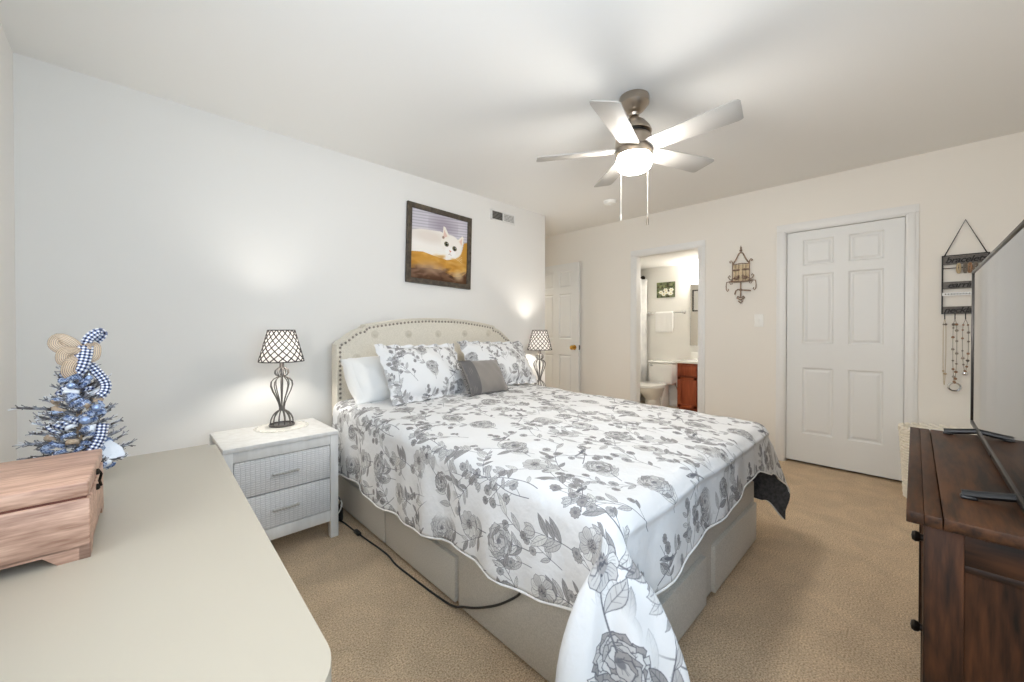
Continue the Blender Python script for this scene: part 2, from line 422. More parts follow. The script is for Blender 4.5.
    for (x, y), kd in zip(pos, seq):
        y += 60; a = up+R.uniform(-.5, .5)
        if kd == 'spray':
            P, ae = spray(x, y, a); disc(*P[-1], 17); spray(x+4, y-20, a+.9)
        elif kd == 'branch':
            P, ae = long_branch(x, y+40, a); tulip(*P[-1], ae, 26)
        elif kd in ('peony', 'open'):
            P, ae = stem(x, y+30, a, R.uniform(130, 165), R.uniform(-.5, .5), 3.2)
            for k in (3, 5, 7):
                for s_ in (-1, 1): leaf(*P[k], a+s_*R.uniform(.5, 1.1), R.uniform(50, 80), .2)
            (peony if kd == 'peony' else openflower)(*P[-1], 62 if kd == 'peony' else 54, *( [up] if kd == 'peony' else []))
        elif kd == 'tulip':
            P, ae = stem(x, y+30, a, 170, R.uniform(-.4, .4), 3)
            for k in (4, 6, 8):
                for s_ in (-1, 1): leaf(*P[k], a+s_*.8, R.uniform(60, 95), .2)
            tulip(*P[-1], ae, 38)
        else:
            P, ae = stem(x-70, y+20, up+1.1, 190, R.uniform(-.5, .3), 3.6)
            bird(P[6][0], P[6][1]-18, R.choice([-.3, -.15]) if R.random() < .5 else PI+.25, 64)
            leaf(*P[9], up+.3, 60, .2); leaf(*P[10], up+1.5, 55, .2); disc(P[-1][0], P[-1][1]-8, 15); leaf(*P[3], up-.4, 45, .22)
    # large blooms where the corner of the cloth hangs down
    def xstem(x, y, a, L): return stem(x, y, a, L, .3, 3.2)
    cv.blob(100, 640, 150, 120, (.885, .887, .885), 1, .25, -.8)
    P, ae = xstem(20, 770, -.9, 170); leaf(*P[4], -1.7, 80, .2); leaf(*P[5], -.1, 85, .2); leaf(*P[8], -1.6, 70, .2); peony(*P[-1], 46, up)
    P, ae = xstem(110, 790, -.75, 190); leaf(*P[5], -1.5, 60, .2); leaf(*P[7], .1, 80, .2); tulip(*P[-1], ae, 30); bird(50, 800, -.2, 52)
    P, ae = xstem(150, 640, -1.1, 140); openflower(*P[-1], 40); leaf(*P[5], -.2, 75, .2)
    return cv.a
FLORAL = floral()
M_floral = img_mat('floral_cotton', FLORAL, .9, bump=(9, .45, .03), spec=.1)
M_floralp = img_mat('floral_sham_cotton', FLORAL, .9, bump=(16, .3, .01), spec=.1)

# ------------------------------------------------------------------ room shell
X0, X1, Y0, Y1, H = -0.386, 4.13, -0.50, 2.90, 2.44
XC, YE = 3.334, 4.05            # end of the bed wall, end of the alcove
BX1, BY0, BY1, BH = 5.90, 1.25, 3.60, 2.13   # bathroom
T = 0.12; TE = 0.09
def wall(name, a, b, m=M_wall): return struct(MB().box(a, b).build(name, m, smooth=False))
struct(MB().box((X0-T, Y0-T, -.1), (X1+T, YE+T, 0)).build('floor', M_carpet, smooth=False))
struct(MB().box((X0-T, Y0-T, H), (X1+T, YE+T, H+.1)).build('ceiling', M_ceil, smooth=False))
b = MB()
for y0, y1, z0, z1 in ((Y0-T, VY0, 0, H), (VY0, VY1, 0, VZ0), (VY0, VY1, VZ1, H), (VY1, Y1+T, 0, H)):
    b.box((X0-T, y0, z0), (X0, y1, z1))
struct(b.build('wall_west', M_wall, smooth=False))
b = MB(); b.box((X0, Y1, 0), (XC, Y1+T, H)); b.box((XC-T, Y1+T, 0), (XC, YE, H))
struct(b.build('wall_north', M_wall, smooth=False))
b = MB(); b.box((XC-T, YE, 2.05), (X1, YE+T, H)); b.box((XC-T, YE, 0), (XC+.06, YE+T, 2.05)); b.box((X1-.04, YE, 0), (X1, YE+T, 2.05))
struct(b.build('wall_alcove', M_wall, smooth=False))
# east wall with closet door opening and bathroom opening
CD0, CD1, DZ = 0.045, 0.80, 2.02      # closet opening (y)
BD0, BD1, BZ = 1.53, 2.222, 2.00
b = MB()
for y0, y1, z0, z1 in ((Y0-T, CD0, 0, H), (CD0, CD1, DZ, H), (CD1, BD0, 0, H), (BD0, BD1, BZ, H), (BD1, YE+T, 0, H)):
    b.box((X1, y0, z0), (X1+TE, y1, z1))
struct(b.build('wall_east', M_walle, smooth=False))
b = MB()
for x0, x1, z0, z1 in ((X0-T, WX0, 0, H), (WX0, WX1, 0, WZ0), (WX0, WX1, WZ1, H), (WX1, X1+T, 0, H)):
    b.box((x0, Y0-T, z0), (x1, Y0, z1))
struct(b.build('wall_south', M_wall, smooth=False))
# window
wn = bpy.data.objects.new('window_1', None); col.objects.link(wn); struct(wn)
b = MB(); s = .045
for a_, c_ in (((WX0, WZ0), (WX1, WZ0+s)), ((WX0, WZ1-s), (WX1, WZ1)), ((WX0, WZ0), (WX0+s, WZ1)), ((WX1-s, WZ0), (WX1, WZ1)), ((WX0, (WZ0+WZ1)/2-.02), (WX1, (WZ0+WZ1)/2+.02))):
    b.box((a_[0], Y0-.09, a_[1]), (c_[0], Y0-.04, c_[1]), .004)
b.build('window_frame', M_trim, wn, smooth=False)
MB().box((WX0+.02, Y0-.068, WZ0+.02), (WX1-.02, Y0-.062, WZ1-.02)).build('pane', M_glass, wn, smooth=False)
MB().box((WX0-.03, Y0-.04, WZ0-.03), (WX1+.03, Y0+.03, WZ0), .006).build('window_sill', M_trim, wn)

wn = bpy.data.objects.new('added_west_window', None); col.objects.link(wn); struct(wn)  # unseen window, added to go with the west fill light
b = MB()
for a_, c_ in (((VY0, VZ0), (VY1, VZ0+s)), ((VY0, VZ1-s), (VY1, VZ1)), ((VY0, VZ0), (VY0+s, VZ1)), ((VY1-s, VZ0), (VY1, VZ1)), ((VY0, (VZ0+VZ1)/2-.02), (VY1, (VZ0+VZ1)/2+.02))):
    b.box((X0-.09, a_[0], a_[1]), (X0-.04, c_[0], c_[1]), .004)
b.build('window_frame', M_trim, wn, smooth=False)
MB().box((X0-.068, VY0+.02, VZ0+.02), (X0-.062, VY1-.02, VZ1-.02)).build('pane', M_glass, wn, smooth=False)
MB().box((X0-.04, VY0-.03, VZ0-.03), (X0+.03, VY1+.03, VZ0), .006).build('window_sill', M_trim, wn)

def casing(name, y0, y1, z, x, face=-1, wd=.062):
    """door casing on a wall plane x, trim facing -x, around opening y0..y1 up to z"""
    b = MB(); f = face
    for k, (o, d) in enumerate(((wd, .012), (wd*.72, .018), (wd*.3, .013))):
        i = .004 if k < 2 else -.004
        for (ya, yb, za, zb) in ((y0-o, y0-i, 0, z+i), (y1+i, y1+o, 0, z+i), (y0-o, y1+o, z+i, z+o)):
            xa, xb = sorted((x, x+f*d)); b.box((xa, ya, za), (xb, yb, zb), .003)
    return struct(b.build(name, M_trim))
casing('trim_1', CD0, CD1, DZ, X1)
casing('trim_2', BD0, BD1, BZ, X1)
b = MB()  # jambs
for y0, y1, z in ((CD0, CD1, DZ), (BD0, BD1, BZ)):
    b.box((X1-.002, y0, 0), (X1+TE+.002, y0+.008, z)); b.box((X1-.002, y1-.008, 0), (X1+TE+.002, y1, z)); b.box((X1-.002, y0, z-.01), (X1+TE+.002, y1, z))
struct(b.build('trim_3', M_trim, smooth=False))
b = MB()
b.box((XC+.06, YE-.012, 0), (XC+.12, YE, 2.1)); b.box((X1-.1, YE-.012, 0), (X1-.04, YE, 2.1)); b.box((XC+.06, YE-.012, 2.05), (X1-.04, YE, 2.11))
struct(b.build('trim_4', M_trim, smooth=False))
# closet behind the closet door
b = MB(); b.box((X1+.7, CD0-.4, 0), (X1+.75, CD1+.3, H)); b.box((X1+TE, CD0-.45, 0), (X1+.75, CD0-.4, H)); b.box((X1+TE, CD1+.25, 0), (X1+.75, CD1+.3, H)); b.box((X1+TE, CD0-.45, H-.02), (X1+.75, CD1+.3, H)); b.box((X1+TE, CD0-.45, -.05), (X1+.75, CD1+.3, 0))
struct(b.build('wall_closet', M_wall, smooth=False))
# hall beyond the alcove doorway
b = MB(); b.box((XC-.5, YE+1.2, 0), (X1+.5, YE+1.3, H)); b.box((XC-.6, YE+T, 0), (XC-.5, YE+1.3, H)); b.box((X1+.5, YE+T, 0), (X1+.6, YE+1.3, H)); b.box((XC-.6, YE+T, H), (X1+.6, YE+1.3, H+.1))
b.box((X1+T, YE+T-.01, 0), (X1+.6, YE+T+.02, H)); b.box((XC-.6, YE+T-.01, 0), (XC-T, YE+T+.02, H))
struct(b.build('wall_hall', M_wall, smooth=False))
struct(MB().box((XC-.6, YE+T, -.1), (X1+.6, YE+1.3, 0)).build('floor_hall', M_carpet, smooth=False))
def baseboard(name, segs):
    b = MB()
    for a_, c_ in segs: b.box(a_, c_, .003)
    struct(b.build(name, M_trim))
bb = .085
baseboard('baseboard_north', [((X0, Y1-.013, 0), (XC, Y1, bb)), ((XC, Y1-.013, 0), (XC+.013, YE, bb))])
baseboard('baseboard_east', [((X1-.013, Y0, 0), (X1, CD0-.06, bb)), ((X1-.013, CD1+.06, 0), (X1, BD0-.06, bb)), ((X1-.013, BD1+.06, 0), (X1, YE, bb))])
baseboard('baseboard_west', [((X0, Y0, 0), (X0+.013, Y1, bb))])

# panel doors ---------------------------------------------------------------
def panel_door(name, wd, ht, th=.035, knob_side=1, both=True):
    """door in local coords: x 0..wd (hinge at 0), y 0..th (front at y=0), z 0..ht"""
    root = bpy.data.objects.new(name, None); col.objects.link(root); struct(root)
    k = wd/.76; xs = [0, .115*k, .332*k, .428*k, .645*k, wd]; zs = [0, .245, .815, 1.02, 1.615, 1.69, 1.91, ht]
    bm = MB().bm
    def face_grid(y, flip):
        V = [[bm.verts.new((x, y, z)) for x in xs] for z in zs]; pan = []
        for i in range(len(zs)-1):
            for j in range(len(xs)-1):
                q = (V[i][j], V[i][j+1], V[i+1][j+1], V[i+1][j])
                f = bm.faces.new(q if not flip else q[::-1])
                if j in (1, 3) and i in (1, 3, 5): pan.append(f)
        return V, pan
    V, p1 = face_grid(0, False); W_, p2 = face_grid(th, True)
    n, m_ = len(zs), len(xs)
    loop = [(0, j) for j in range(m_)]+[(i, m_-1) for i in range(1, n)]+[(n-1, j) for j in range(m_-2, -1, -1)]+[(i, 0) for i in range(n-2, 0, -1)]
    for (a, b_), (c, d) in zip(loop, loop[1:]+loop[:1]): bm.faces.new((V[a][b_], W_[a][b_], W_[c][d], V[c][d]))
    bmesh.ops.recalc_face_normals(bm, faces=bm.faces)
    for f in p1+p2:
        bmesh.ops.inset_individual(bm, faces=[f], thickness=.016, depth=-.010)
        bmesh.ops.inset_individual(bm, faces=[f], thickness=.012, depth=0)
        bmesh.ops.inset_individual(bm, faces=[f], thickness=.022, depth=.007)
    h = MB(); h.bm.free(); h.bm = bm
    h.build('slab', M_door, root, ang=20)
    kx = wd-.065 if knob_side > 0 else .065
    for y, sg in ((0, -1),)+(((th, 1),) if both else ()):
        Mx = Matrix.Translation((kx, y, .915)) @ Matrix.Rotation(PI/2 if sg < 0 else -PI/2, 4, 'X')
        MB().lathe([(.032, 0), (.032, .004), (.014, .008), (.011, .03), (.022, .037), (.029, .05), (.027, .062), (.015, .068), (0, .069)], 20, M=Mx).build('knob', M_brass, root)
    MB().box((wd-.001, th*.2, .885) if knob_side > 0 else (-.002, th*.2, .885), (wd+.002, th*.8, .945) if knob_side > 0 else (.001, th*.8, .945)).build('latch_plate', M_hinge, root)
    return root
# closet door faces -x: local x -> +y? use rotation so that front (-y local) points to -x world
d1 = panel_door('door_1', CD1-CD0-.022, 1.985, both=False)
d1.rotation_euler = (0, 0, PI/2); d1.location = (X1+.035+.035, CD0+.015, .02)
d1.rotation_euler = (0, 0, PI/2)
d1.location = (X1+.062, CD0+.011, .022)
d1.scale = (1, 1, 1)
# entry door, open and resting beside the east wall
d2 = panel_door('door_2', .76, 2.005, knob_side=1)
d2.location = (X1-.03, 3.735, .018); d2.rotation_euler = (0, 0, math.radians(-92.5))

# ceiling/wall fixtures ---------------------------------------------------------------
v = thing('wall_vent', 'white metal air vent high on the bed wall near its corner', 'vent', (2.687, Y1, 2.293))
b = MB()
for a_, c_ in (((-.165, -.052), (.165, -.04)), ((-.165, .04), (.165, .052)), ((-.165, -.052), (-.148, .052)), ((.148, -.052), (.165, .052)), ((-.008, -.045), (.008, .045))):
    b.box((a_[0], -.012, a_[1]), (c_[0], -.001, c_[1]), .002)
b.build('frame', M_trim, v)
MB().box((-.15, -.003, -.042), (.15, -.001, .042)).build('duct', mat('vent_dark', srgb(70, 68, 64), .8), v)
for sx in (-1, 1):
    b = MB()
    for k in range(6):
        z = -.034+k*.0135; Mx = Matrix.Translation((sx*.078, -.006, z)) @ Matrix.Rotation(math.radians(35 if sx < 0 else -40), 4, 'X')
        b.box((-.07, -.005, -.0008), (.07, .005, .0008), M=Mx)
    b.build('louver', mat('vent_grey', srgb(160, 157, 150), .6) if sx < 0 else M_trim, v, smooth=False)
sd = thing('smoke_detector', 'small round white smoke detector on the ceiling behind the fan', 'smoke detector', (3.42, 2.12, H))
MB().lathe([(.065, 0), (.065, -.012), (.058, -.028), (.04, -.036), (0, -.038)], 28).build('housing', M_whitep, sd)
MB().lathe([(.018, -.036), (.018, -.041), (0, -.042)], 16).build('test_button', M_trim, sd)
ls = thing('light_switch', 'white toggle light switch plate left of the closet door', 'light switch', (X1, .998, 1.245))
MB().box((-.007, -.036, -.058), (0, .036, .058), .003).build('plate', M_whitep, ls)
MB().box((-.016, -.005, -.006), (-.006, .005, .012), .002).build('toggle', M_whitep, ls)
for z in (-.032, .032): MB().lathe([(.004, 0), (.003, .001), (0, .0012)], 10, M=Matrix.Translation((-.0075, 0, z)) @ Matrix.Rotation(-PI/2, 4, 'Y')).build('screw', M_whitep, ls)

# ------------------------------------------------------------------ bed
bed = thing('bed', 'oatmeal upholstered storage bed with nailhead trimmed arched headboard', 'bed', (0, 0, 0))
BXa, BXb, BYa, BYb = .965, 2.475, .60, 2.70
b = MB(); b.box((BXa+.012, BYa+.012, .012), (BXb-.012, BYb, .33), .012, 3)
b.build('base', M_uphol, bed)
def drawer(face, a, c):
    b = MB()
    if face == 'L': b.box((BXa-.006, a, .022), (BXa+.03, c, .212), .005, 2)
    else: b.box((a, BYa-.007, .022), (c, BYa+.03, .225), .005, 2)
    b.build('drawer', M_uphol, bed)
drawer('L', 1.966, 2.66); drawer('L', 1.33, 1.954); drawer('F', 1.80, 2.43); drawer('F', 1.08, 1.70)
b = MB(); b.box((BXa, BYa+.002, .012), (BXa+.03, 1.318, .33), .01, 2); b.build('side_panel', M_uphol, bed)
for x in (BXa+.1, BXb-.1):
    for y in (BYa+.1, 1.6, BYb-.2): MB().lathe([(.025, 0), (.03, .02)], 14, c=(x, y, 0)).build('foot', M_blackp, bed)
MB().box((BXa+.02, BYa+.02, .33), (BXb-.02, BYb-.03, .60), .05, 4).build('mattress', M_sheet, bed)
# headboard outline (x,z) with scooped shoulders
HX0, HX1, HY = .985, 2.615, 2.72
W_ = HX1-HX0
half = [(0, .10), (0, 1.06), (.03, 1.082), (.065, 1.105), (.10, 1.133), (.135, 1.158), (.165, 1.168), (.198, 1.172), (.202, 1.198), (.30, 1.215), (.42, 1.232), (.55, 1.247), (.70, 1.256)]
prof = [(HX0+x, z) for x, z in half]+[(HX1-x, z) for x, z in half[::-1]]
Mh = Matrix.Translation((0, HY, 0)) @ Matrix.Rotation(PI/2, 4, 'X')   # (x,y,z)->(x,-z,y): prism depth along -y
MB().prism(prof, -.085, 0, M=Mh, bev=.008).build('headboard', M_headb, bed)
hb = bed.children[-1]
def off_path(P, d):
    out = []
    for i in range(1, len(P)-1):
        a, c, e = Vector(P[i-1]), Vector(P[i]), Vector(P[i+1]); t = (e-a).normalized(); nn = Vector((t.y, -t.x))
        out.append(c+nn*d)
    return out
ip = off_path(prof, .028)
ip = [Vector((HX0+.028, .45))]+[p for p in ip if p.y > .9]+[Vector((HX1-.028, .45))]
# nails evenly spaced along the inset path
def resample(P, step):
    out = []; acc = 0
    for a, c in zip(P, P[1:]):
        L = (c-a).length; t = -acc
        while t+step <= L: t += step; out.append(a+(c-a)*(t/L))
        acc = L-t
    return out
M_btn = mat('tufting_shade_linen', srgb(206, 198, 182), .95)  # headboard linen darkened to stand for shade in the tuft dimples
nb = MB()
for p in resample(ip, .031): nb.sphere((p.x, HY-.001, p.y), .009, 8, sc=(1, .5, 1))
o = nb.build('nailhead_trim', mat('antique_nickel_nail', srgb(150, 142, 132), .35, .8), hb); o['kind'] = 'stuff'
MB().tube([Vector((p.x, HY-.002, p.y)) for p in [Vector((HX0+.009, .4))]+[q for q in off_path(prof, .009) if q.y > .9]+[Vector((HX1-.009, .4))]], .004, 6).build('piping', M_headb, hb)
for i, zrow in ((0, 1.128), (1, .965), (2, .80)):
    n_ = 5 if i % 2 == 0 else 6
    for k in range(n_):
        x = (HX0+HX1)/2+(k-(n_-1)/2)*.27
        MB().sphere((x, HY, zrow), .016, 10, sc=(1, .35, 1)).lathe([(.03, 0), (.024, .0015), (.016, .001)], 12, c=(0, 0, 0), M=Matrix.Translation((x, HY, zrow)) @ Matrix.Rotation(PI/2, 4, 'X'), cap=False).build('tufting_button', M_btn, hb)
for x in (HX0+.15, HX1-.19): MB().box((x, HY+.02, 0), (x+.05, HY+.06, .3)).build('headboard_leg', M_blackp, bed)

# comforter -----------------------------------------------------------------
def comforter():
    cx0, cx1, cy0, cy1 = .985, 2.465, .615, 2.60
    W, L = cx1-cx0, cy1-cy0; rr = .065
    def dl(v):                                           # left drop
        return .335+.045*sstep(v, .02, .3)+.065*sstep(v, .3, 1.3)+.008*math.sin(v*6.3+.6)
    def df(u):
        return .30-.015*sstep(u, .1, .6)-.055*sstep(u, .5, W-.2)+.07*sstep(u, W-.24, W)+.004*math.sin(u*7+1)
    dr = .50
    def lin(a, b_, n): return list(np.linspace(a, b_, n))
    us = lin(-1, 0, 34)[:-1]+lin(0, W, 60)+[W+x*dr for x in lin(0, 1, 34)[1:]]
    vs_ = lin(-1, 0, 34)[:-1]+lin(0, L, 74)
    def prof_(d, flare=.07):
        q = rr*PI/2
        if d < q:
            a = d/rr; return rr*math.sin(a), -rr*(1-math.cos(a))
        e = d-q; return rr+flare*e, -rr-e*math.sqrt(1-flare*flare)
    def ztop(x, y):
        z = .648+.026*(y-.57)
        u = (x-cx0)/W; v = (y-cy0)/L
        z += .018*math.sin(PI*min(1, max(0, u)))*min(1, max(0, v*3))
        z += .006*math.sin(x*9.3+1.3*math.sin(y*5))*math.sin(y*8.1+x*2)+.004*math.sin(x*21+y*13)*math.sin(y*17-x*6)
        return z
    rows, uvs = [], []
    for vj in vs_:
        R_, U_ = [], []
        for ui in us:
            # scale parameters
            v = vj*df(max(0, min(W, ui if ui > 0 else 0))) if vj < 0 else vj
            u = ui*dl(max(0, v)) if ui < 0 else ui
            a = -u if u < 0 else (u-W if u > W else 0); bq = -v if v < 0 else 0
            x = cx0+min(W, max(0, u)); y = cy0+max(0, v)
            zt = ztop(x, y)
            if a == 0 and bq == 0: p = Vector((x, y, zt))
            elif bq == 0 and u < 0:
                o_, dz = prof_(a); k = sstep(a, .05, .35)
                o_ += k*(.013*math.sin(y*13+1.0)+.008*math.sin(y*29+2+a*4))
                p = Vector((x-o_, y, zt+dz))
            elif bq == 0:
                o_, dz = prof_(a, .1); k = sstep(a, .05, .4)
                o_ += k*(.02*math.sin(y*11)+.01)
                p = Vector((x+o_, y, zt+dz))
            elif a == 0:
                o_, dz = prof_(bq, .1); k = sstep(bq, .04, .3)
                o_ += k*(.007*math.sin(x*11+.6)+.005*math.sin(x*27))
                o_ += .009*math.exp(-((bq-.085)/.012)**2)
                p = Vector((x, y-o_, zt+dz))
            else:
                r = math.hypot(a, bq); ph = math.atan2(bq, a)/(PI/2)
                if u < 0: r *= 1+.42*sstep(ph, .12, .36)*sstep(1-ph, .12, .36)
                else: r *= 1+.12*math.sin(PI*ph)
                C_ = Vector((x, y, 0))
                if u < 0:
                    o_, dz = prof_(r); of_, dzf = prof_(r, .1)
                    k1 = sstep(r, .05, .35)
                    PL = C_+Vector((-(o_+k1*(.013*math.sin(cy0*13+1)+.008*math.sin(cy0*29+2+r*4))), 0, 0))
                    PF = C_+Vector((0, -(of_+sstep(r, .04, .3)*(.007*math.sin(cx0*11+.6)+.005*math.sin(cx0*27))), 0))
                    arc_ = C_+Vector((-o_*math.cos(ph*PI/2), -of_*math.sin(ph*PI/2), 0))
                    n_ = Vector((-.72, -.69, 0)).normalized(); t_ = Vector((-n_.y*-1, n_.x*-1, 0)); t_ = Vector((.69, -.72, 0)).normalized()
                    s_ = r/.4; Fc = C_+n_*(o_*1.05+.085*s_+.03*s_*s_); hw = .165*sstep(r, -.02, .42)**.8
                    pts = [(0, PL), (.13, C_+n_*(o_*.95+.01*s_)-t_*hw*.62), (.25, Fc-t_*hw*1.02-n_*.016*s_), (.35, Fc-t_*hw*.62+n_*.024*s_), (.45, Fc-t_*hw*.22-n_*.016*s_), (.55, Fc+t_*hw*.2+n_*.03*s_), (.65, Fc+t_*hw*.62-n_*.010*s_), (.75, Fc+t_*hw-n_*.02*s_), (.87, C_+n_*(o_*.98+.015*s_)+t_*hw*.6), (1, PF)]
                    q = catmull(pts, ph); k = sstep(r, .06, .22)
                    p = arc_.lerp(q, k); p.z = zt+dz
                else:
                    ph = math.atan2(a, bq)/(PI/2)        # 0 = foot side, 1 = right side
                    of_, dz = prof_(r, .1); o_, _ = prof_(r, .1)
                    PF = C_+Vector((0, -(of_+sstep(r, .04, .3)*(.007*math.sin(cx1*11+.6)+.005*math.sin(cx1*27))), 0))
                    PR = C_+Vector((o_+sstep(r, .05, .4)*(.02*math.sin(cy0*11)+.01), 0, 0))
                    arc_ = C_+Vector((o_*math.sin(ph*PI/2), -of_*math.cos(ph*PI/2), 0))
                    n_ = Vector((.86, -.5, 0)).normalized(); s_ = r/.45
                    tip = C_+n_*(o_+.135*s_)
                    pts = [(0, PF), (.25, PF.lerp(tip, .5)+Vector((0, -.004*s_, 0))), (.5, tip), (.62, tip.lerp(PR, .25)+Vector((.0, .01*s_, 0))), (1, PR)]
                    q = catmull(pts, ph); k = sstep(r, .05, .2)
                    p = arc_.lerp(q, k); p.z = zt+dz*(1-.06*math.sin(PI*min(1, ph*1.0))*k)+.012*math.sin(ph*16)*sstep(r, .2, .5)
            R_.append(p); U_.append(((u+.3)/.92, (v+.5)/.92))
        rows.append(R_); uvs.append(U_)
    return rows, uvs
rows, uvs = comforter()
cf = MB().grid(rows, uv=uvs).build('comforter', [M_floral, M_char], ang=180, fix=False)
sm = cf.modifiers.new('thick', 'SOLIDIFY'); sm.thickness = .014; sm.offset = -1; sm.material_offset = 1; sm.material_offset_rim = 0
tag(cf, 'white comforter printed with grey flowers and birds draped over the bed', 'comforter')
edge = [r_[0] for r_ in rows[::-1]]+rows[0][1:]+[r_[-1] for r_ in rows[1:]]
MB().tube([p-Vector((0, 0, .004)) for p in edge[::2]], .004, 6).build('hem_piping', M_sheet, cf)

# pillows ---------------------------------------------------------------------
def pillow_mesh(w_, h_, th, nx=40, ny=32, flange=0, uvs_=(1, 1, 0, 0), wob=.006, seed=1, pinch=.06):
    b = MB(); tops, bots, uvg = [], [], []
    R = random.Random(seed); ph = [R.uniform(0, 6) for _ in range(6)]
    for j in range(ny+1):
        T_, B_, U_ = [], [], []
        for i in range(nx+1):
            u = -1+2*i/nx; v = -1+2*j/ny
            fu, fv = flange/(w_/2), flange/(h_/2)
            cu = min(1, abs(u)/(1-fu)); cvv = min(1, abs(v)/(1-fv))
            z = th*((1-cu**2.4)**.55)*((1-cvv**2.4)**.55) if cu < 1 and cvv < 1 else 0
            x = u*w_/2*(1-pinch*(1-u*u*0)*(v*v)*0-pinch*(1-v*v)*abs(u)**3); y = v*h_/2*(1-pinch*(1-u*u)*abs(v)**3)
            wv = wob*(math.sin(u*7+ph[0])*math.sin(v*6+ph[1])+.6*math.sin(u*13+v*5+ph[2]))
            fl = .010*math.sin(u*19+ph[3])*(1 if cu >= 1 or cvv >= 1 else 0)+.008*math.sin(v*17+ph[4])*(1 if cu >= 1 else 0)
            T_.append((x, y, z+wv*(z/th)+fl+.002)); B_.append((x, y, -z*.7+fl-.002)); U_.append(((u*w_/2)*uvs_[0]+uvs_[2], (v*h_/2)*uvs_[1]+uvs_[3]))
        tops.append(T_); bots.append(B_); uvg.append(U_)
    b.grid(tops, uv=uvg); b.grid([r_[::-1] for r_ in bots], uv=[r_[::-1] for r_ in uvg])
    # sides
    ring = [(0, i) for i in range(nx)]+[(j, nx) for j in range(ny)]+[(ny, i) for i in range(nx, 0, -1)]+[(j, 0) for j in range(ny, 0, -1)]
    bmesh.ops.remove_doubles(b.bm, verts=b.bm.verts, dist=.0045)
    return b
def pose(o, loc, lean, yaw=0, roll=0):
    """pillow lies in local xy; lean = tilt of its face back from upright towards the headboard"""
    o.matrix_world = Matrix.Translation(loc) @ Matrix.Rotation(yaw, 4, 'Z') @ Matrix.Rotation(PI/2-lean, 4, 'X') @ Matrix.Rotation(roll, 4, 'Z')
wp = thing('bed_pillow', 'plain white sleeping pillow at the left end of the headboard', 'pillow')
pm = pillow_mesh(.60, .35, .085, seed=3).build('case', M_sheet, wp, ang=180)
b = MB()
rowsx = []
for i in range(9):
    a = i/8; rowsx.append([Vector((-.262-.038*math.sin(PI*a)+.02*abs(-1+2*k/20)**2, -.16+.32*k/20, (.045*(1-abs(-1+2*k/20)**2.4)**.5+.006)*math.cos(PI*a))) for k in range(21)])
b.grid(rowsx).build('open_hem', M_sheet, wp, ang=180)
pose(wp, (1.275, 2.525, .838), math.radians(36), math.radians(3), math.radians(2))
SH = 'floral pillow shams against the headboard'
def sham(label, loc, lean, yaw, roll, seed, w_=.66, h_=.44):
    o = pillow_mesh(w_, h_, .085, flange=.035, uvs_=(1.35, 1.35, .13*seed, .31*seed), seed=seed, pinch=.05).build('pillow_sham', M_floralp, ang=180)
    tag(o, label, 'pillow', SH); pose(o, loc, lean, yaw, roll); return o
sham('grey floral pillow sham leaning on headboard in front of plain white pillow', (1.46, 2.345, .878), math.radians(33), math.radians(4), math.radians(-1), 5)
sham('grey floral pillow sham partly behind the small grey cushion, nearer the far lamp', (2.215, 2.42, .886), math.radians(34), math.radians(-2), math.radians(-2), 8, .70, .435)
dc = thing('throw_pillow', 'small grey satin cushion with dark ribbed band and fringe', 'pillow')
pillow_mesh(.40, .27, .055, 30, 24, seed=4, wob=.003).build('cushion', M_grey, dc, ang=180)
b = MB(); rb = []
for i in range(15):
    u = -.97+.42*i/14; rw = []
    for k in range(25):
        v = -1+2*k/24; z = .055*((1-abs(u)**2.4)**.55)*((1-min(.999, abs(v))**2.4)**.55)+.004+.0022*math.sin(i*PI*.9)
        rw.append(Vector((u*.2*(1-.06*(1-v*v)*abs(u)**3), v*.135*.985, z)))
    rb.append(rw)
b.grid(rb).build('ribbed_band', M_dgrey, dc, ang=180)
for sx in (-1, 1):
    b = MB(); R = random.Random(sx+5)
    for k in range(34):
        y = -.135+.27*k/33; x = sx*(.198-.012*(1-(y/.135)**2))
        b.tube([(x-sx*.004, y, .001), (x+sx*.008, y+R.uniform(-.004, .004), .004), (x+sx*.018, y+R.uniform(-.006, .006), R.uniform(-.004, .004))], .0022, 4)
    o = b.build('fringe', M_dgrey, dc); o['kind'] = 'stuff'
pose(dc, (1.83, 2.175, .822), math.radians(30), math.radians(8), math.radians(-2))

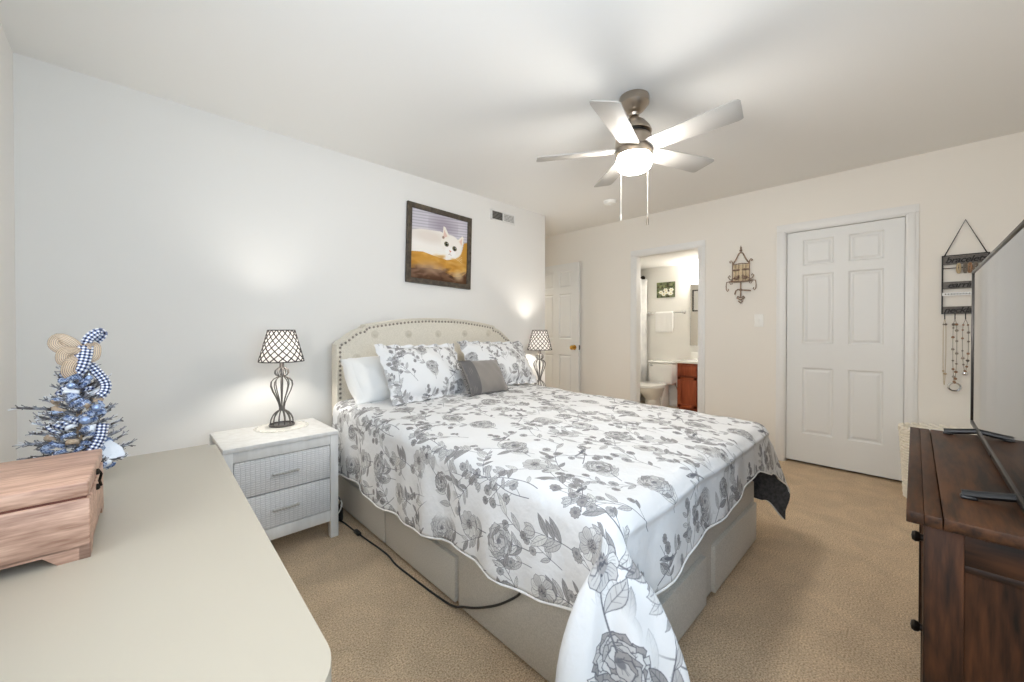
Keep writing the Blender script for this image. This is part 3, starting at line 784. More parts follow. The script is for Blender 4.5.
# ------------------------------------------------------------------ nightstands and lamps
def brickbump(name, c):
    m = mat(name, c, .5); nt = m.node_tree; L = nt.links.new
    tc = nt.nodes.new('ShaderNodeTexCoord'); sp = nt.nodes.new('ShaderNodeSeparateXYZ'); cb = nt.nodes.new('ShaderNodeCombineXYZ')
    L(tc.outputs['Object'], sp.inputs[0]); L(sp.outputs['X'], cb.inputs['X']); L(sp.outputs['Z'], cb.inputs['Y'])
    t = nt.nodes.new('ShaderNodeTexBrick'); t.inputs['Scale'].default_value = 34; t.inputs['Mortar Size'].default_value = .07; t.inputs['Mortar Smooth'].default_value = .4; t.inputs['Brick Width'].default_value = .72; t.inputs['Row Height'].default_value = .36; t.offset = 0
    n = nt.nodes.new('ShaderNodeTexNoise'); n.inputs['Scale'].default_value = 14
    mxv = nt.nodes.new('ShaderNodeVectorMath'); mxv.operation = 'MULTIPLY_ADD'; mxv.inputs[1].default_value = (.012, .012, 0)
    L(tc.outputs['Object'], n.inputs['Vector']); L(n.outputs['Color'], mxv.inputs[0]); L(cb.outputs[0], mxv.inputs[2]); L(mxv.outputs[0], t.inputs['Vector'])
    bp = nt.nodes.new('ShaderNodeBump'); bp.inputs['Strength'].default_value = .9; bp.inputs['Distance'].default_value = .005; bp.invert = True
    L(t.outputs['Fac'], bp.inputs['Height']); L(bp.outputs[0], nt.nodes['Principled BSDF'].inputs['Normal'])
    t.inputs['Color1'].default_value = c; t.inputs['Color2'].default_value = [x*.93 for x in c[:3]]+[1]; t.inputs['Mortar'].default_value = [x*.80 for x in c[:3]]+[1]
    L(t.outputs['Color'], nt.nodes['Principled BSDF'].inputs['Base Color'])
    return m
M_emb = brickbump('embossed_grey_front', srgb(236, 236, 236))
ns = thing('nightstand', 'washed grey two drawer nightstand with embossed fronts left of the bed', 'nightstand', (.565, 2.26, 0), 0, 'nightstands beside the bed')
NW, ND, NH = .53, .43, .597     # local: x -NW/2..NW/2, y 0..ND (front 0)
hx = NW/2
MB().box((-hx, -.006, NH-.022), (hx, ND, NH), .004).build('top', M_ns, ns)
for sx in (-1, 1):
    for y in (0, ND-.045):
        xa, xb = (-hx, -hx+.042) if sx < 0 else (hx-.042, hx)
        MB().box((xa, y, 0), (xb, y+.045, NH-.022), .003).build('leg', M_ns, ns)
    x = sx*(hx-.02); MB().box((min(x, x-sx*.015), .04, .105), (max(x, x-sx*.015), ND-.04, NH-.022)).build('side_panel', M_ns, ns, smooth=False)
b = MB(); b.box((-hx+.042, .004, .095), (hx-.042, .03, .155), .002); b.build('bottom_rail', M_ns, ns)
b = MB(); b.box((-hx+.042, .004, NH-.075), (hx-.042, .03, NH-.022), .002); b.build('top_rail', M_ns, ns)
MB().box((-hx+.03, ND-.02, .105), (hx-.03, ND-.005, NH-.022)).build('back_panel', M_ns, ns, smooth=False)
MB().box((-hx+.03, .03, .105), (hx-.03, ND-.02, .12)).build('bottom_panel', M_ns, ns, smooth=False)
M_hdl = mat('pull_silver', srgb(196, 194, 190), .35, .5)
for z0, z1 in ((.159, .336), (.342, .518)):
    dr_ = MB().box((-hx+.045, .003, z0), (hx-.045, .025, z1), .002).build('drawer', M_emb, ns)
    b = MB(); zc = (z0+z1)/2; b.box((-.062, -.017, zc-.006), (.062, -.011, zc+.006), .002)
    for k in range(9): b.box((-.058+k*.0135, -.0215, zc-.0055), (-.050+k*.0135, -.016, zc+.0055), .001)
    for sx in (-1, 1): b.box((sx*.055-.004, -.012, zc-.004), (sx*.055+.004, .004, zc+.004))
    b.build('handle', M_hdl, dr_)

def make_lamp():
    r_ = thing('table_lamp', 'wire cage table lamp with lattice shade on the doily of the left nightstand', 'lamp', (0, 0, 0), 0, 'bedside table lamps')
    # foot: ribbed dome
    b = MB(); b.lathe([(.064, 0), (.066, .006), (.062, .012), (.056, .013), (.055, .006)], 28)
    nr = 12
    for k in range(nr):
        a = 2*PI*k/nr
        b.tube([((r2)*math.cos(a), r2*math.sin(a), z) for r2, z in ((.058, .01), (.056, .035), (.047, .058), (.034, .075), (.02, .086), (.012, .09))], .0032, 5)
    b.lathe([(.012, .086), (.016, .09), (.016, .1), (.012, .108)], 14)
    b.build('foot', M_pewter, r_)
    # heart-shaped cage
    b = MB(); pf = [(.012, .105), (.017, .13), (.03, .165), (.046, .2), (.056, .232), (.054, .254), (.042, .27), (.024, .28), (.014, .284)]
    for k in range(10):
        a = 2*PI*k/10; b.tube([(q*math.cos(a), q*math.sin(a), z) for q, z in pf], .003, 5)
    b.lathe([(.014, .28), (.017, .284), (.014, .288)], 14)
    b.build('cage', M_pewter, r_)
    b = MB(); pf = [(.013, .286), (.028, .292), (.036, .305), (.033, .32), (.02, .332), (.012, .336)]
    for k in range(8):
        a = 2*PI*k/8; b.tube([(q*math.cos(a), q*math.sin(a), z) for q, z in pf], .003, 5)
    b.build('small_cage', M_pewter, r_)
    MB().lathe([(.004, .1), (.004, .33)], 8).build('stem', M_pewter, r_)
    MB().lathe([(.012, .332), (.012, .395), (.016, .398), (.016, .42), (.012, .424)], 14).build('socket', M_pewter, r_)
    MB().lathe([(.012, .424), (.014, .430), (.024, .442), (.029, .460), (.026, .478), (.014, .490), (0, .494)], 18).build('bulb', M_bulb, r_)
    z0, z1, r0, r1 = .372, .552, .112, .066
    sh = MB().lathe([(r0, z0), (r0-.002, z0), (r1-.002, z1), (r1, z1), (r0, z0)], 40, cap=False).build('lamp_shade', M_shade, r_)
    b = MB(); n_ = 16
    for s_ in (-1, 1):
        for k in range(n_):
            a0 = 2*PI*k/n_; P = []
            for i in range(13):
                t = i/12; rr_ = r0+(r1-r0)*t+.0008; a = a0+s_*t*1.75; P.append((rr_*math.cos(a), rr_*math.sin(a), z0+(z1-z0)*t))
            b.tube(P, .0034, 5)
    for rr_, z in ((r0, z0), (r1, z1)): b.tube([((rr_+.001)*math.cos(2*PI*k/40), (rr_+.001)*math.sin(2*PI*k/40), z) for k in range(40)], .003, 6, closed=True)
    b.build('lattice', mat('shade_lattice', srgb(70, 66, 66), .6), sh)
    b = MB(); b.lathe([(.02, .388), (.02, .392)], 14)
    for k in range(3):
        a = 2*PI*k/3; b.tube([(.02*math.cos(a), .02*math.sin(a), .39), (.06*math.cos(a), .06*math.sin(a), .395), (.1*math.cos(a), .1*math.sin(a), z0+.012)], .0015, 4)
    b.build('shade_ring', M_pewter, r_)
    return r_
lamp = make_lamp(); lamp.location = (.628, 2.585, NH+.005); lamp.scale = (1.03, 1.03, 1.01)
dy = thing('doily', 'round cream lace doily under the left lamp', 'doily', (.622, 2.565, NH))
b = MB(); n_ = 72
b.lathe([(0, .0005), (.122, .0005), (.122, .003), (0, .0035)], 48, cap=False)
for k in range(24):
    a = 2*PI*k/24; b.tube([(.122*math.cos(a)+.016*math.cos(t), .122*math.sin(a)+.016*math.sin(t), .002) for t in np.linspace(0, 2*PI, 11)[:-1]], .0022, 5, closed=True)
b.build('lace', mat('cream_lace', srgb(240, 236, 226), .9, bump=(160, .4, .002)), dy)
ns2 = copy_tree(ns); ns2.location = (3.0, 2.42, 0); ns2.scale = (.75, 1, .9)
tag(ns2, 'washed grey nightstand on the far side of the bed, under the far lamp', 'nightstand')
lamp2 = copy_tree(lamp); lamp2.location = (3.02, 2.70, NH*.9); lamp2.scale = (1.12, 1.12, 1.12)
tag(lamp2, 'wire cage table lamp beyond the bed, in front of the open white door', 'lamp')

# ------------------------------------------------------------------ ceiling fan
fan = thing('ceiling_fan', 'brushed nickel ceiling fan with five silver blades and lit glass drum', 'ceiling fan', (FAN[0], FAN[1], H))
MB().lathe([(.078, 0), (.08, -.01), (.08, -.04), (.074, -.048), (.05, -.076), (.03, -.088), (0, -.09)], 36).build('canopy', M_nickel, fan)
MB().lathe([(.02, -.082), (.03, -.092), (.026, -.104), (.013, -.108), (.013, -.13)], 20).build('downrod', M_nickel, fan)
MB().lathe([(.016, -.112), (.03, -.116), (.06, -.14), (.084, -.17), (.093, -.19), (.093, -.198), (.08, -.2)], 40).build('motor_cover', M_nickel, fan)
MB().lathe([(.075, -.2), (.075, -.212)], 40).build('gap_ring', M_blackp, fan)
MB().lathe([(.078, -.208), (.09, -.216), (.098, -.235), (.1, -.285), (.096, -.291), (.097, -.295), (.097, -.325), (.085, -.330)], 44).build('motor_housing', M_nickel, fan)
MB().lathe([(.088, -.326), (.092, -.336), (.092, -.366), (.088, -.384), (.074, -.398), (.045, -.406), (0, -.408)], 44).build('light_shade', M_fanglass, fan)
for k, a in enumerate((-165, -93, -21, 51, 123)):
    ar = math.radians(a)
    Mx = Matrix.Rotation(ar, 4, 'Z') @ Matrix.Translation((0, 0, -.288)) @ Matrix.Rotation(math.radians(-13), 4, 'X')
    bl = MB().prism([(.095, -.048), (.12, -.053), (.52, -.068), (.545, -.062), (.552, -.05), (.528, .062), (.52, .068), (.505, .07), (.12, .055), (.095, .05)], -.003, .003, M=Mx, bev=.0015).build('blade', M_blade, fan)
    b = MB(); b.box((.06, -.03, .003), (.17, .03, .007), .002, M=Mx)
    for sx, sy in ((.12, -.018), (.12, .018), (.155, 0)): b.lathe([(.006, .0), (.004, -.003), (0, -.004)], 10, c=(sx, sy, -.003), M=Mx)
    b.build('blade_iron', M_nickel, bl)
M_cord = mat('white_cord', srgb(236, 234, 228), .6)
ch = MB().tube([(-.062, .036, -.318), (-.07, .038, -.34), (-.072, .037, -.44), (-.072, .037, -.655)], .0016, 5).build('pull_chain', M_cord, fan)
MB().lathe([(.002, -.65), (.004, -.655), (.0045, -.67), (.003, -.682), (0, -.683)], 10, c=(-.072, .037, 0)).build('fob', M_cord, ch)
ch = MB().tube([(.026, -.074, -.32), (.022, -.07, -.37), (.022, -.07, -.668)], .0014, 5).build('pull_chain', M_cord, fan)
MB().lathe([(.002, -.664), (.006, -.677), (.0075, -.694), (.006, -.708), (0, -.71)], 12, c=(.022, -.07, 0)).build('fob', M_nickel, ch)

# ------------------------------------------------------------------ framed cat picture
def cat_picture(n=384):
    cv = Canvas(n, n, (.80, .78, .82), wrap=False); R = random.Random(2); S = n
    def P(*pts): return [(x*S, y*S) for x, y in pts]
    a = cv.a; yy = np.linspace(0, 1, n)[:, None]; xx = np.linspace(0, 1, n)[None]
    str_ = .5+.5*np.sin((yy*1.0+.10*xx)*150)
    a[...] = (np.array([.83, .81, .845])[None, None]*(1-.16*(str_**3)[..., None]))
    cv.blob(.55*S, .16*S, .22*S, .13*S, (.55, .5, .56), .55, .6)
    cv.poly(P((0, .32), (.15, .28), (.5, .25), (.75, .35), (.85, .6), (.6, .68), (.2, .66), (0, .66)), (.96, .94, .915))
    cv.blob(.3*S, .36*S, .3*S, .09*S, (.9, .86, .82), .8, .5)
    cv.poly(P((0, .62), (.2, .6), (.45, .64), (.62, .66), (.78, .62), (.9, .48), (.93, .35), (1, .33), (1, 1), (0, 1)), (.79, .58, .25))
    for _ in range(70):
        x, y = R.random(), R.uniform(.62, .85); cv.blob(x*S, y*S, R.uniform(.02, .09)*S, R.uniform(.01, .03)*S, R.choice([(.84, .65, .33), (.7, .48, .18), (.88, .72, .45)]), .4, .6, R.uniform(-.4, .4))
    cv.poly(P((0, .86), (.2, .83), (.5, .82), (.62, .86), (.75, .9), (.9, .88), (1, .8), (1, 1), (0, 1)), (.33, .22, .15))
    for _ in range(50):
        x, y = R.random(), R.uniform(.8, 1); cv.blob(x*S, y*S, R.uniform(.02, .1)*S, R.uniform(.01, .035)*S, R.choice([(.24, .15, .1), (.45, .33, .24), (.62, .5, .42)]), .45, .6, R.uniform(-.5, .5))
    cv.blob(.36*S, .82*S, .2*S, .08*S, (.74, .62, .52), .6, .6); cv.blob(.84*S, .88*S, .08*S, .07*S, (.85, .75, .6), .7, .5)
    # head
    cv.blob(.70*S, .44*S, .2*S, .165*S, (.955, .935, .90), 1, .06, .45)
    cv.poly(P((.52, .40), (.545, .16), (.58, .17), (.66, .30)), (.95, .92, .88)); cv.poly(P((.545, .34), (.555, .21), (.62, .30)), (.88, .74, .68), .8)
    cv.poly(P((.80, .33), (.90, .245), (.925, .27), (.90, .44)), (.95, .92, .88)); cv.poly(P((.84, .34), (.895, .28), (.89, .4)), (.9, .76, .7), .8)
    cv.blob(.545*S, .33*S, .02*S, .02*S, (.5, .38, .3), .7, .4)
    cv.blob(.68*S, .53*S, .1*S, .075*S, (.975, .965, .95), 1, .2, .3)
    for ex, ey in ((.605, .42), (.755, .465)):
        cv.blob(ex*S, ey*S, .04*S, .036*S, (.32, .28, .22), 1, .15, .4); cv.blob(ex*S, ey*S, .03*S, .027*S, (.45, .45, .28), 1, .15); cv.blob(ex*S, ey*S, .016*S, .025*S, (.04, .04, .04), 1, .15); cv.blob((ex+.01)*S, (ey-.012)*S, .006*S, .006*S, (1, 1, 1))
    cv.poly(P((.655, .50), (.70, .515), (.672, .54)), (.85, .6, .55)); cv.line(P((.672, .54), (.668, .565), (.64, .572)), 2, (.6, .45, .4), .8); cv.line(P((.668, .565), (.70, .58)), 2, (.6, .45, .4), .8)
    for k in range(4):
        cv.line(P((.63, .53+.01*k), (.45, .50+.035*k)), 1.2, (.98, .98, .98), .8); cv.line(P((.71, .55+.01*k), (.9, .58+.03*k)), 1.2, (.98, .98, .98), .8)
    return np.clip(a, 0, 1)
pf_ = thing('framed_picture', 'dark framed square picture of a white cat above the bed', 'picture', (1.934, Y1-.003, 1.873))
pf_.rotation_euler = (0, math.radians(1.6), 0)
M_frame = mat('dark_weathered_frame', srgb(58, 50, 42), .6, noise=((30, 30, 30), srgb(88, 78, 64)), bump=(60, .4, .003))
hs, fw = .33, .042
b = MB()
for k in range(4):
    Mx = Matrix.Rotation(k*PI/2, 4, 'Y')
    g = [(-hs, hs), (hs, hs), (hs-fw, hs-fw), (-hs+fw, hs-fw)]
    b.prism(g, 0, .026, M=Mx @ Matrix.Rotation(PI/2, 4, 'X'), bev=.004)
b.build('frame', M_frame, pf_)
ih = hs-fw+.004
b = MB(); b.grid([[Vector((-ih, -.010, ih)), Vector((ih, -.010, ih))], [Vector((-ih, -.010, -ih)), Vector((ih, -.010, -ih))]], uv=[[(0, 1), (1, 1)], [(0, 0), (1, 0)]])
b.build('canvas', img_mat('cat_print', cat_picture(), .45), pf_, smooth=False)
MB().box((-ih, -.009, -ih), (ih, -.001, ih)).build('backing', M_frame, pf_, smooth=False)

# ------------------------------------------------------------------ cream dresser, keepsake box, little tree
dr = thing('dresser', 'cream lacquered dresser with rounded top corners in the left foreground', 'dresser', (0, 0, 0), math.radians(-1.5))
# local frame: right edge x = DX, far edge y = DY
def loc2(x, y): c, s_ = math.cos(math.radians(1.5)), math.sin(math.radians(1.5)); return (x*c-y*s_, x*s_+y*c)
DX, DYf, DYn = .148, 1.562, .40
DXl = -.345; DZt = .80
top = arc(DX-.075, DYn+.075, .075, -90, 0, 10)+arc(DX-.02, DYf-.02, .02, 0, 90, 5)+arc(DXl+.02, DYf-.02, .02, 90, 180, 5)+arc(DXl+.075, DYn+.075, .075, 180, 270, 8)
b = MB(); b.prism(top, DZt-.03, DZt, bev=.012)
cx_, cy_ = (DX+DXl)/2, (DYn+DYf)/2
b.prism([(cx_+(x-cx_)*.965, cy_+(y-cy_)*.982) for x, y in top], DZt-.055, DZt-.03, bev=.006)
b.build('top', M_cream, dr)
MB().box((DXl+.02, DYn+.03, .08), (DX-.03, DYf-.03, DZt-.05), .006).build('body', M_cream, dr)
MB().box((DXl+.01, DYn+.02, .0), (DX-.02, DYf-.02, .085), .008).build('plinth', M_cream, dr)
for i in range(3):
    for j in range(2):
        ya = DYn+.06+j*(DYf-DYn-.12)/2; yb = ya+(DYf-DYn-.12)/2-.015; za = .12+i*.205; zb = za+.19
        d_ = MB().box((DX-.034, ya, za), (DX-.014, yb, zb), .006).build('drawer', M_cream, dr)
        MB().lathe([(.008, 0), (.007, .012), (.016, .018), (.014, .028), (0, .03)], 14, M=Matrix.Translation((DX-.014, (ya+yb)/2, (za+zb)/2)) @ Matrix.Rotation(PI/2, 4, 'Y')).build('knob', M_brass, d_)
bx = thing('keepsake_box', 'pinkish oak keepsake box with hinged lid on the cream dresser', 'box', (-.05, .917, DZt), math.radians(-1.5))
BW, BD = .34, .235
b = MB(); t_ = .012
b.box((-BW, 0, .016), (0, BD, .095), .003)
fp = [(0, 0), (-.035, 0), (-.05, .016), (-BW+.05, .016), (-BW+.035, 0), (-BW, 0), (-BW, .022), (0, .022)]
Mx = Matrix.Rotation(PI/2, 4, 'X')
b.prism(fp, -.012, -.0, M=Mx); b.prism(fp, -BD, -BD+.012, M=Mx)
fs = [(0, 0), (.03, 0), (.045, .016), (BD-.045, .016), (BD-.03, 0), (BD, 0), (BD, .022), (0, .022)]
Ms = Matrix(((0, 0, 1, 0), (1, 0, 0, 0), (0, 1, 0, 0), (0, 0, 0, 1)))
b.prism(fs, -.012, 0, M=Ms); b.prism(fs, -BW, -BW+.012, M=Ms)
b.build('body', M_oak, bx)
MB().box((-BW+.001, .001, .0985), (-.001, BD-.001, .1225), .0035, 3).build('lid', M_oak, bx)
MB().box((-BW+.004, .004, .094), (-.004, BD-.004, .099)).build('lid_rebate', wood('oak_shadow_gap', srgb(96, 56, 44), srgb(120, 76, 60), 16), bx)
b = MB()
for z in (.083, .110): b.lathe([(.0055, 0), (.0055, .003), (.003, .005), (0, .005)], 12, M=Matrix.Translation((0, BD*.42, z)) @ Matrix.Rotation(PI/2, 4, 'Y'))
b.tube([(.003, BD*.42, .112), (.006, BD*.44, .104), (.004, BD*.41, .094), (.006, BD*.425, .084)], .0022, 6)
b.build('latch', M_hinge, bx)

# tree
M_twig = mat('frosted_twig', srgb(74, 66, 60), .9, noise=(70, srgb(160, 162, 170), 3))
M_burlap = mat('burlap', srgb(196, 174, 148), .95, noise=(180, srgb(170, 146, 120)), bump=(220, .4, .003))
def plaid():
    n = 96; a = np.ones((n, n, 3), np.float32)*.93; i = (np.arange(n)//12) % 2
    d = np.array([.10, .12, .22]); g = np.array([.5, .54, .66])
    for y in range(n):
        for x in range(n):
            k = i[y]+i[x]; a[y, x] = (np.array([.95, .95, .95]), g, d)[k]
    return a
def deco_mesh():
    m = bpy.data.materials.new('tan_deco_mesh'); m.use_nodes = True; nt = m.node_tree; L = nt.links.new
    b = nt.nodes['Principled BSDF']; b.inputs['Base Color'].default_value = srgb(200, 178, 152); b.inputs['Roughness'].default_value = .8
    tc = nt.nodes.new('ShaderNodeTexCoord'); wv = nt.nodes.new('ShaderNodeTexWave'); wv.inputs['Scale'].default_value = 3.2; wv.inputs['Distortion'].default_value = 1.5; wv.bands_direction = 'X'
    mr = nt.nodes.new('ShaderNodeMapRange'); mr.inputs['To Min'].default_value = .35; mr.inputs['To Max'].default_value = .95
    L(tc.outputs['UV'], wv.inputs['Vector']); L(wv.outputs['Fac'], mr.inputs['Value']); L(mr.outputs[0], b.inputs['Alpha'])
    return m
M_deco = deco_mesh()
M_plaid = img_mat('buffalo_check', plaid(), .8)
M_snow = mat('white_frost', srgb(240, 242, 246), .8, bump=(60, .4, .004))
M_silver = mat('silver_blue_ornament', srgb(150, 170, 205), .2, .6)
tr = thing('tabletop_tree', 'small frosted tabletop tree with burlap bow and checked ribbon on dresser corner', 'christmas tree', (-.093, 1.40, DZt))
R = random.Random(21)
b = MB(); b.lathe([(.034, 0), (.036, .01), (.03, .035), (.012, .04)], 16); b.lathe([(.006, .035), (.005, .2), (.003, .30)], 8); b.build('trunk', M_burlap, tr)
def twig(b, f, p, d, L, r):
    P = [Vector(p)]; d = Vector(d).normalized()
    for k in range(5):
        d = (d+Vector((R.uniform(-.18, .18), R.uniform(-.18, .18), R.uniform(-.1, .14)))).normalized(); P.append(P[-1]+d*L/5)
    b.tube(P, r, 5, taper=[1, .95, .9, .8, .7, .6])
    for i in range(1, 6):
        for _ in range(9):
            q = Vector((R.uniform(-1, 1), R.uniform(-1, 1), R.uniform(-.7, 1))).normalized(); e = P[i-1].lerp(P[i], R.random())
            (f if R.random() < .25 else b).tube([e, e+(d*.9+q)*R.uniform(.005, .010)], .0010, 3)
b = MB(); f = MB()
for k in range(64):
    t = (k+.5)/64; z = .02+.25*t; a = k*2.4; L = .072*(1-t)**.8+.022
    twig(b, f, (0, 0, z), (math.cos(a), math.sin(a), .12+.5*t), L*R.uniform(.8, 1.15), .0036)
for a, z, L, up in ((3.0, .16, .10, .42), (2.7, .13, .075, .25), (3.3, .11, .08, .1), (2.9, .085, .085, .1), (3.4, .06, .09, .05), (2.8, .035, .10, .08), (.0, .06, .085, .12), (-.4, .03, .085, .2), (-1.2, .04, .08, .2), (-.8, .02, .085, .3), (.2, .20, .065, .75), (.1, .09, .08, .12)):
    twig(b, f, (0, 0, z), (math.cos(a), math.sin(a), up), L, .0044)
o = b.build('branches', M_twig, tr); o['kind'] = 'stuff'
o = f.build('frost', M_snow, tr); o['kind'] = 'stuff'
def ribbon(name, P, wd, m, nrm=None, rep=30):
    P = [Vector(p) for p in P]; rows_, uv = [], []; acc = 0
    for i, p in enumerate(P):
        t = (P[min(i+1, len(P)-1)]-P[max(0, i-1)]).normalized(); n_ = Vector(nrm) if nrm else Vector((0, 0, 1)); s_ = t.cross(n_); s_ = s_.normalized() if s_.length > 1e-4 else Vector((1, 0, 0))
        if i: acc += (p-P[i-1]).length
        rows_.append([p-s_*wd/2, p+Vector(nrm)*.004 if nrm else p, p+s_*wd/2]); uv.append([(0, acc*rep), (.5*wd*rep, acc*rep), (wd*rep, acc*rep)])
    o = MB().grid(rows_, uv=uv).build(name, m, tr, ang=180, fix=False)
    md = o.modifiers.new('t', 'SOLIDIFY'); md.thickness = .0012; return o
def spl(pts, n=24):
    P = [(i/(len(pts)-1), Vector(p)) for i, p in enumerate(pts)]
    return [catmull(P, k/n) for k in range(n+1)]
def toile(n=128):
    cv = Canvas(n, n, (.70, .75, .84)); R2 = random.Random(9)
    for _ in range(75):
        x, y = R2.random()*n, R2.random()*n; cv.blob(x, y, R2.uniform(3, 9), R2.uniform(2, 6), R2.choice([(.25, .33, .5), (.42, .5, .65), (.15, .2, .32)]), .9, .3, R2.random()*3)
        cv.line([(x, y), (x+R2.uniform(-20, 20), y+R2.uniform(-20, 20))], 2, (.2, .26, .4), .9)
    return cv.a
M_toile = img_mat('blue_toile', toile(), .8)
F = (.05, -1, .15)
ribbon('checked_ribbon', spl([(.012, -.02, .325), (.020, -.024, .345), (.034, -.02, .358), (.040, -.012, .352), (.028, -.006, .335)]), .020, M_plaid, (.1, -1, .3), 34)
ribbon('checked_ribbon', spl([(.012, -.028, .325), (.010, -.04, .30), (.004, -.046, .275), (-.004, -.044, .262)]), .030, M_plaid, (.1, -1, .3), 34)
ribbon('checked_ribbon', spl([(.012, -.02, .29), (.030, -.032, .265), (.046, -.036, .235), (.045, -.045, .215), (.036, -.05, .205)]), .020, M_plaid, (.3, -1, .3), 34)
ribbon('checked_ribbon', spl([(.042, -.055, .14), (.038, -.07, .11), (.026, -.08, .085), (.012, -.08, .07)]), .022, M_plaid, (.3, -1, .3), 34)
for pts in ([(.0, -.02, .30), (-.018, -.03, .335), (-.045, -.024, .352), (-.053, -.026, .335), (-.034, -.034, .318), (0, -.03, .305)], [(0, -.03, .30), (-.016, -.042, .315), (-.034, -.046, .312), (-.034, -.046, .29), (-.012, -.044, .293), (.0, -.03, .30)], [(0, -.02, .30), (.012, -.03, .322), (.024, -.02, .325), (.022, -.03, .298), (.0, -.03, .295)], [(-.01, -.035, .298), (-.022, -.05, .282), (-.026, -.052, .262), (-.02, -.05, .25)]):
    ribbon('burlap_bow', spl([(x*.8+.008, y, .3+(z-.3)*.85) for x, y, z in pts]), .023, M_deco, (.0, -1, .15))
mats_ = [('toile_strip', M_toile), ('toile_strip', M_toile), ('checked_strip', M_plaid), ('white_leaf', M_snow), ('toile_strip', M_toile), ('burlap_strip', M_burlap), ('toile_strip', M_toile)]
for k in range(84):
    z = .015+.245*((k*.618) % 1); rad = .055*(1-z/.31)+.014; a = -PI/2+R.uniform(-1.25, 1.25); nm, m_ = mats_[k % 7]
    c_ = Vector((rad*math.cos(a), rad*math.sin(a)-.008, z)); t_ = Vector((math.cos(a+1.57)*.9, math.sin(a+1.57)*.6, R.uniform(-.8, .8))).normalized(); n_ = Vector((math.cos(a), math.sin(a), .35)); hl_ = R.uniform(.008, .015)
    ribbon(nm, spl([c_-t_*hl_-n_*.008, c_-t_*hl_*.4+n_*.006, c_+t_*hl_*.5+n_*.004, c_+t_*hl_-n_*.006], 10), R.uniform(.008, .015), m_, tuple(n_), 30)
MB().prism([(-.006, -.01), (.042, -.014), (.034, .012), (.014, .034), (.002, .03)], 0, .003, M=Matrix.Translation((.04, -.045, .062)) @ Matrix.Rotation(.25, 4, 'Z') @ Matrix.Rotation(PI/2, 4, 'X')).build('paper_leaf', M_snow, tr)
for (x, y, z, r1) in ((.014, -.07, .155, .010), (-.008, -.055, .235, .008), (.032, -.06, .18, .009), (-.034, -.07, .07, .010), (.02, -.05, .25, .007)):
    q = MB().sphere((x, y, z), r1, 14).build('ornament', M_silver, tr)
    MB().lathe([(.003, 0), (.003, .004), (0, .005)], 10, c=(x, y, z+r1*.95)).build('cap', M_chrome, q)

# ------------------------------------------------------------------ dark wood media dresser, television, hamper
md = thing('media_dresser', 'dark walnut dresser with plank top under the television', 'dresser', (0, 0, 0))
TX0, TX1, TYf, TYb, TZ = 1.24, 2.315, .011, -.43, .76
b = MB(); th = .026
b.box((TX0, TYf-.0275, TZ-th), (TX1, TYf, TZ), .002); b.box((TX0, TYf-.055, TZ-th), (TX1, TYf-.0277, TZ), .002)
b.build('front_plank', M_woodx, md)
MB().box((TX0, TYb, TZ-th), (TX1, TYf-.0567, TZ), .002).build('top', M_woodx, md)
bx0, bx1, byf, byb = TX0+.03, TX1-.03, TYf-.028, TYb+.015
zb = TZ-th
for x in (bx0, bx1-.06):
    for y in (byf-.06, byb):
        MB().box((x, y, 0), (x+.06, y+.06, zb), .003).build('post', M_woodz, md)
for x, nm in ((bx0, 'end_panel'), (bx1-.025, 'end_panel')):
    b = MB(); b.box((x+.014, byb+.05, .1), (x+.024, byf-.05, zb-.02)); p_ = b.build(nm, M_woodz, md, smooth=False)
    b = MB(); b.box((x+.002, byb+.058, zb-.075), (x+.028, byf-.058, zb), .003); b.box((x+.006, byb+.058, zb-.092), (x+.024, byf-.058, zb-.075), .004); b.build('top_rail', M_wood, p_)
    MB().box((x+.002, byb+.058, .06), (x+.028, byf-.058, .13), .003).build('bottom_rail', M_wood, p_)
MB().box((bx0+.05, byb+.005, .06), (bx1-.05, byf-.025, zb)).build('carcass', M_wood, md, smooth=False)
M_knob = mat('dark_bronze_knob', srgb(44, 38, 34), .4, .7)
cw = (bx1-bx0-.12-.03)/2; xm = bx0+.065+cw
for i, zk in enumerate((.095, .344, .593)):
    d_ = MB().box((bx0+.065, byf-.025, zk-.115), (xm-.005, byf-.004, zk+.118), .004).build('drawer', M_woodx, md)
    MB().lathe([(.009, 0), (.009, .006), (.013, .010), (.0145, .017), (.011, .023), (0, .025)], 16, M=Matrix.Translation((bx0+.065+cw/2, byf-.004, zk)) @ Matrix.Rotation(-PI/2, 4, 'X')).build('knob', M_knob, d_)
MB().box((xm, byf-.028, 0), (xm+.04, byf-.002, zb), .003).build('divider', M_woodz, md)
for z in (.09, .40): MB().box((xm+.03, byf-.05, z), (bx1-.05, byf-.006, z+.022), .003).build('shelf', M_woodx, md)

tv = thing('television', 'large flat screen television on the dark walnut dresser', 'television', (1.87, -.166, TZ))
hw, z0, z1 = .60, .018, .640
b = MB(); b.box((-hw, -.022, z0), (hw, -.001, z1), .004); b.box((-hw*.7, -.06, z0+.03), (hw*.7, -.02, z0+.33), .015)
b.build('housing', M_blackp, tv)
M_bez = mat('dark_bezel', srgb(70, 66, 62), .3, .8)
b = MB(); e_ = .008
for a_, c_ in (((-hw, z0), (hw, z0+.014)), ((-hw, z1-e_), (hw, z1)), ((-hw, z0), (-hw+e_, z1)), ((hw-e_, z0), (hw, z1))): b.box((a_[0]-.0005, -.012, a_[1]-.0005), (c_[0]+.0005, .005, c_[1]+.0005), .0015)
b.build('bezel', M_bez, tv)
M_screen = mat('black_glass_screen', srgb(16, 17, 19), .06, spec=.9, coat=.5)
MB().box((-hw+.006, -.003, z0+.012), (hw-.006, .001, z1-.006)).build('screen', M_screen, tv, smooth=False)
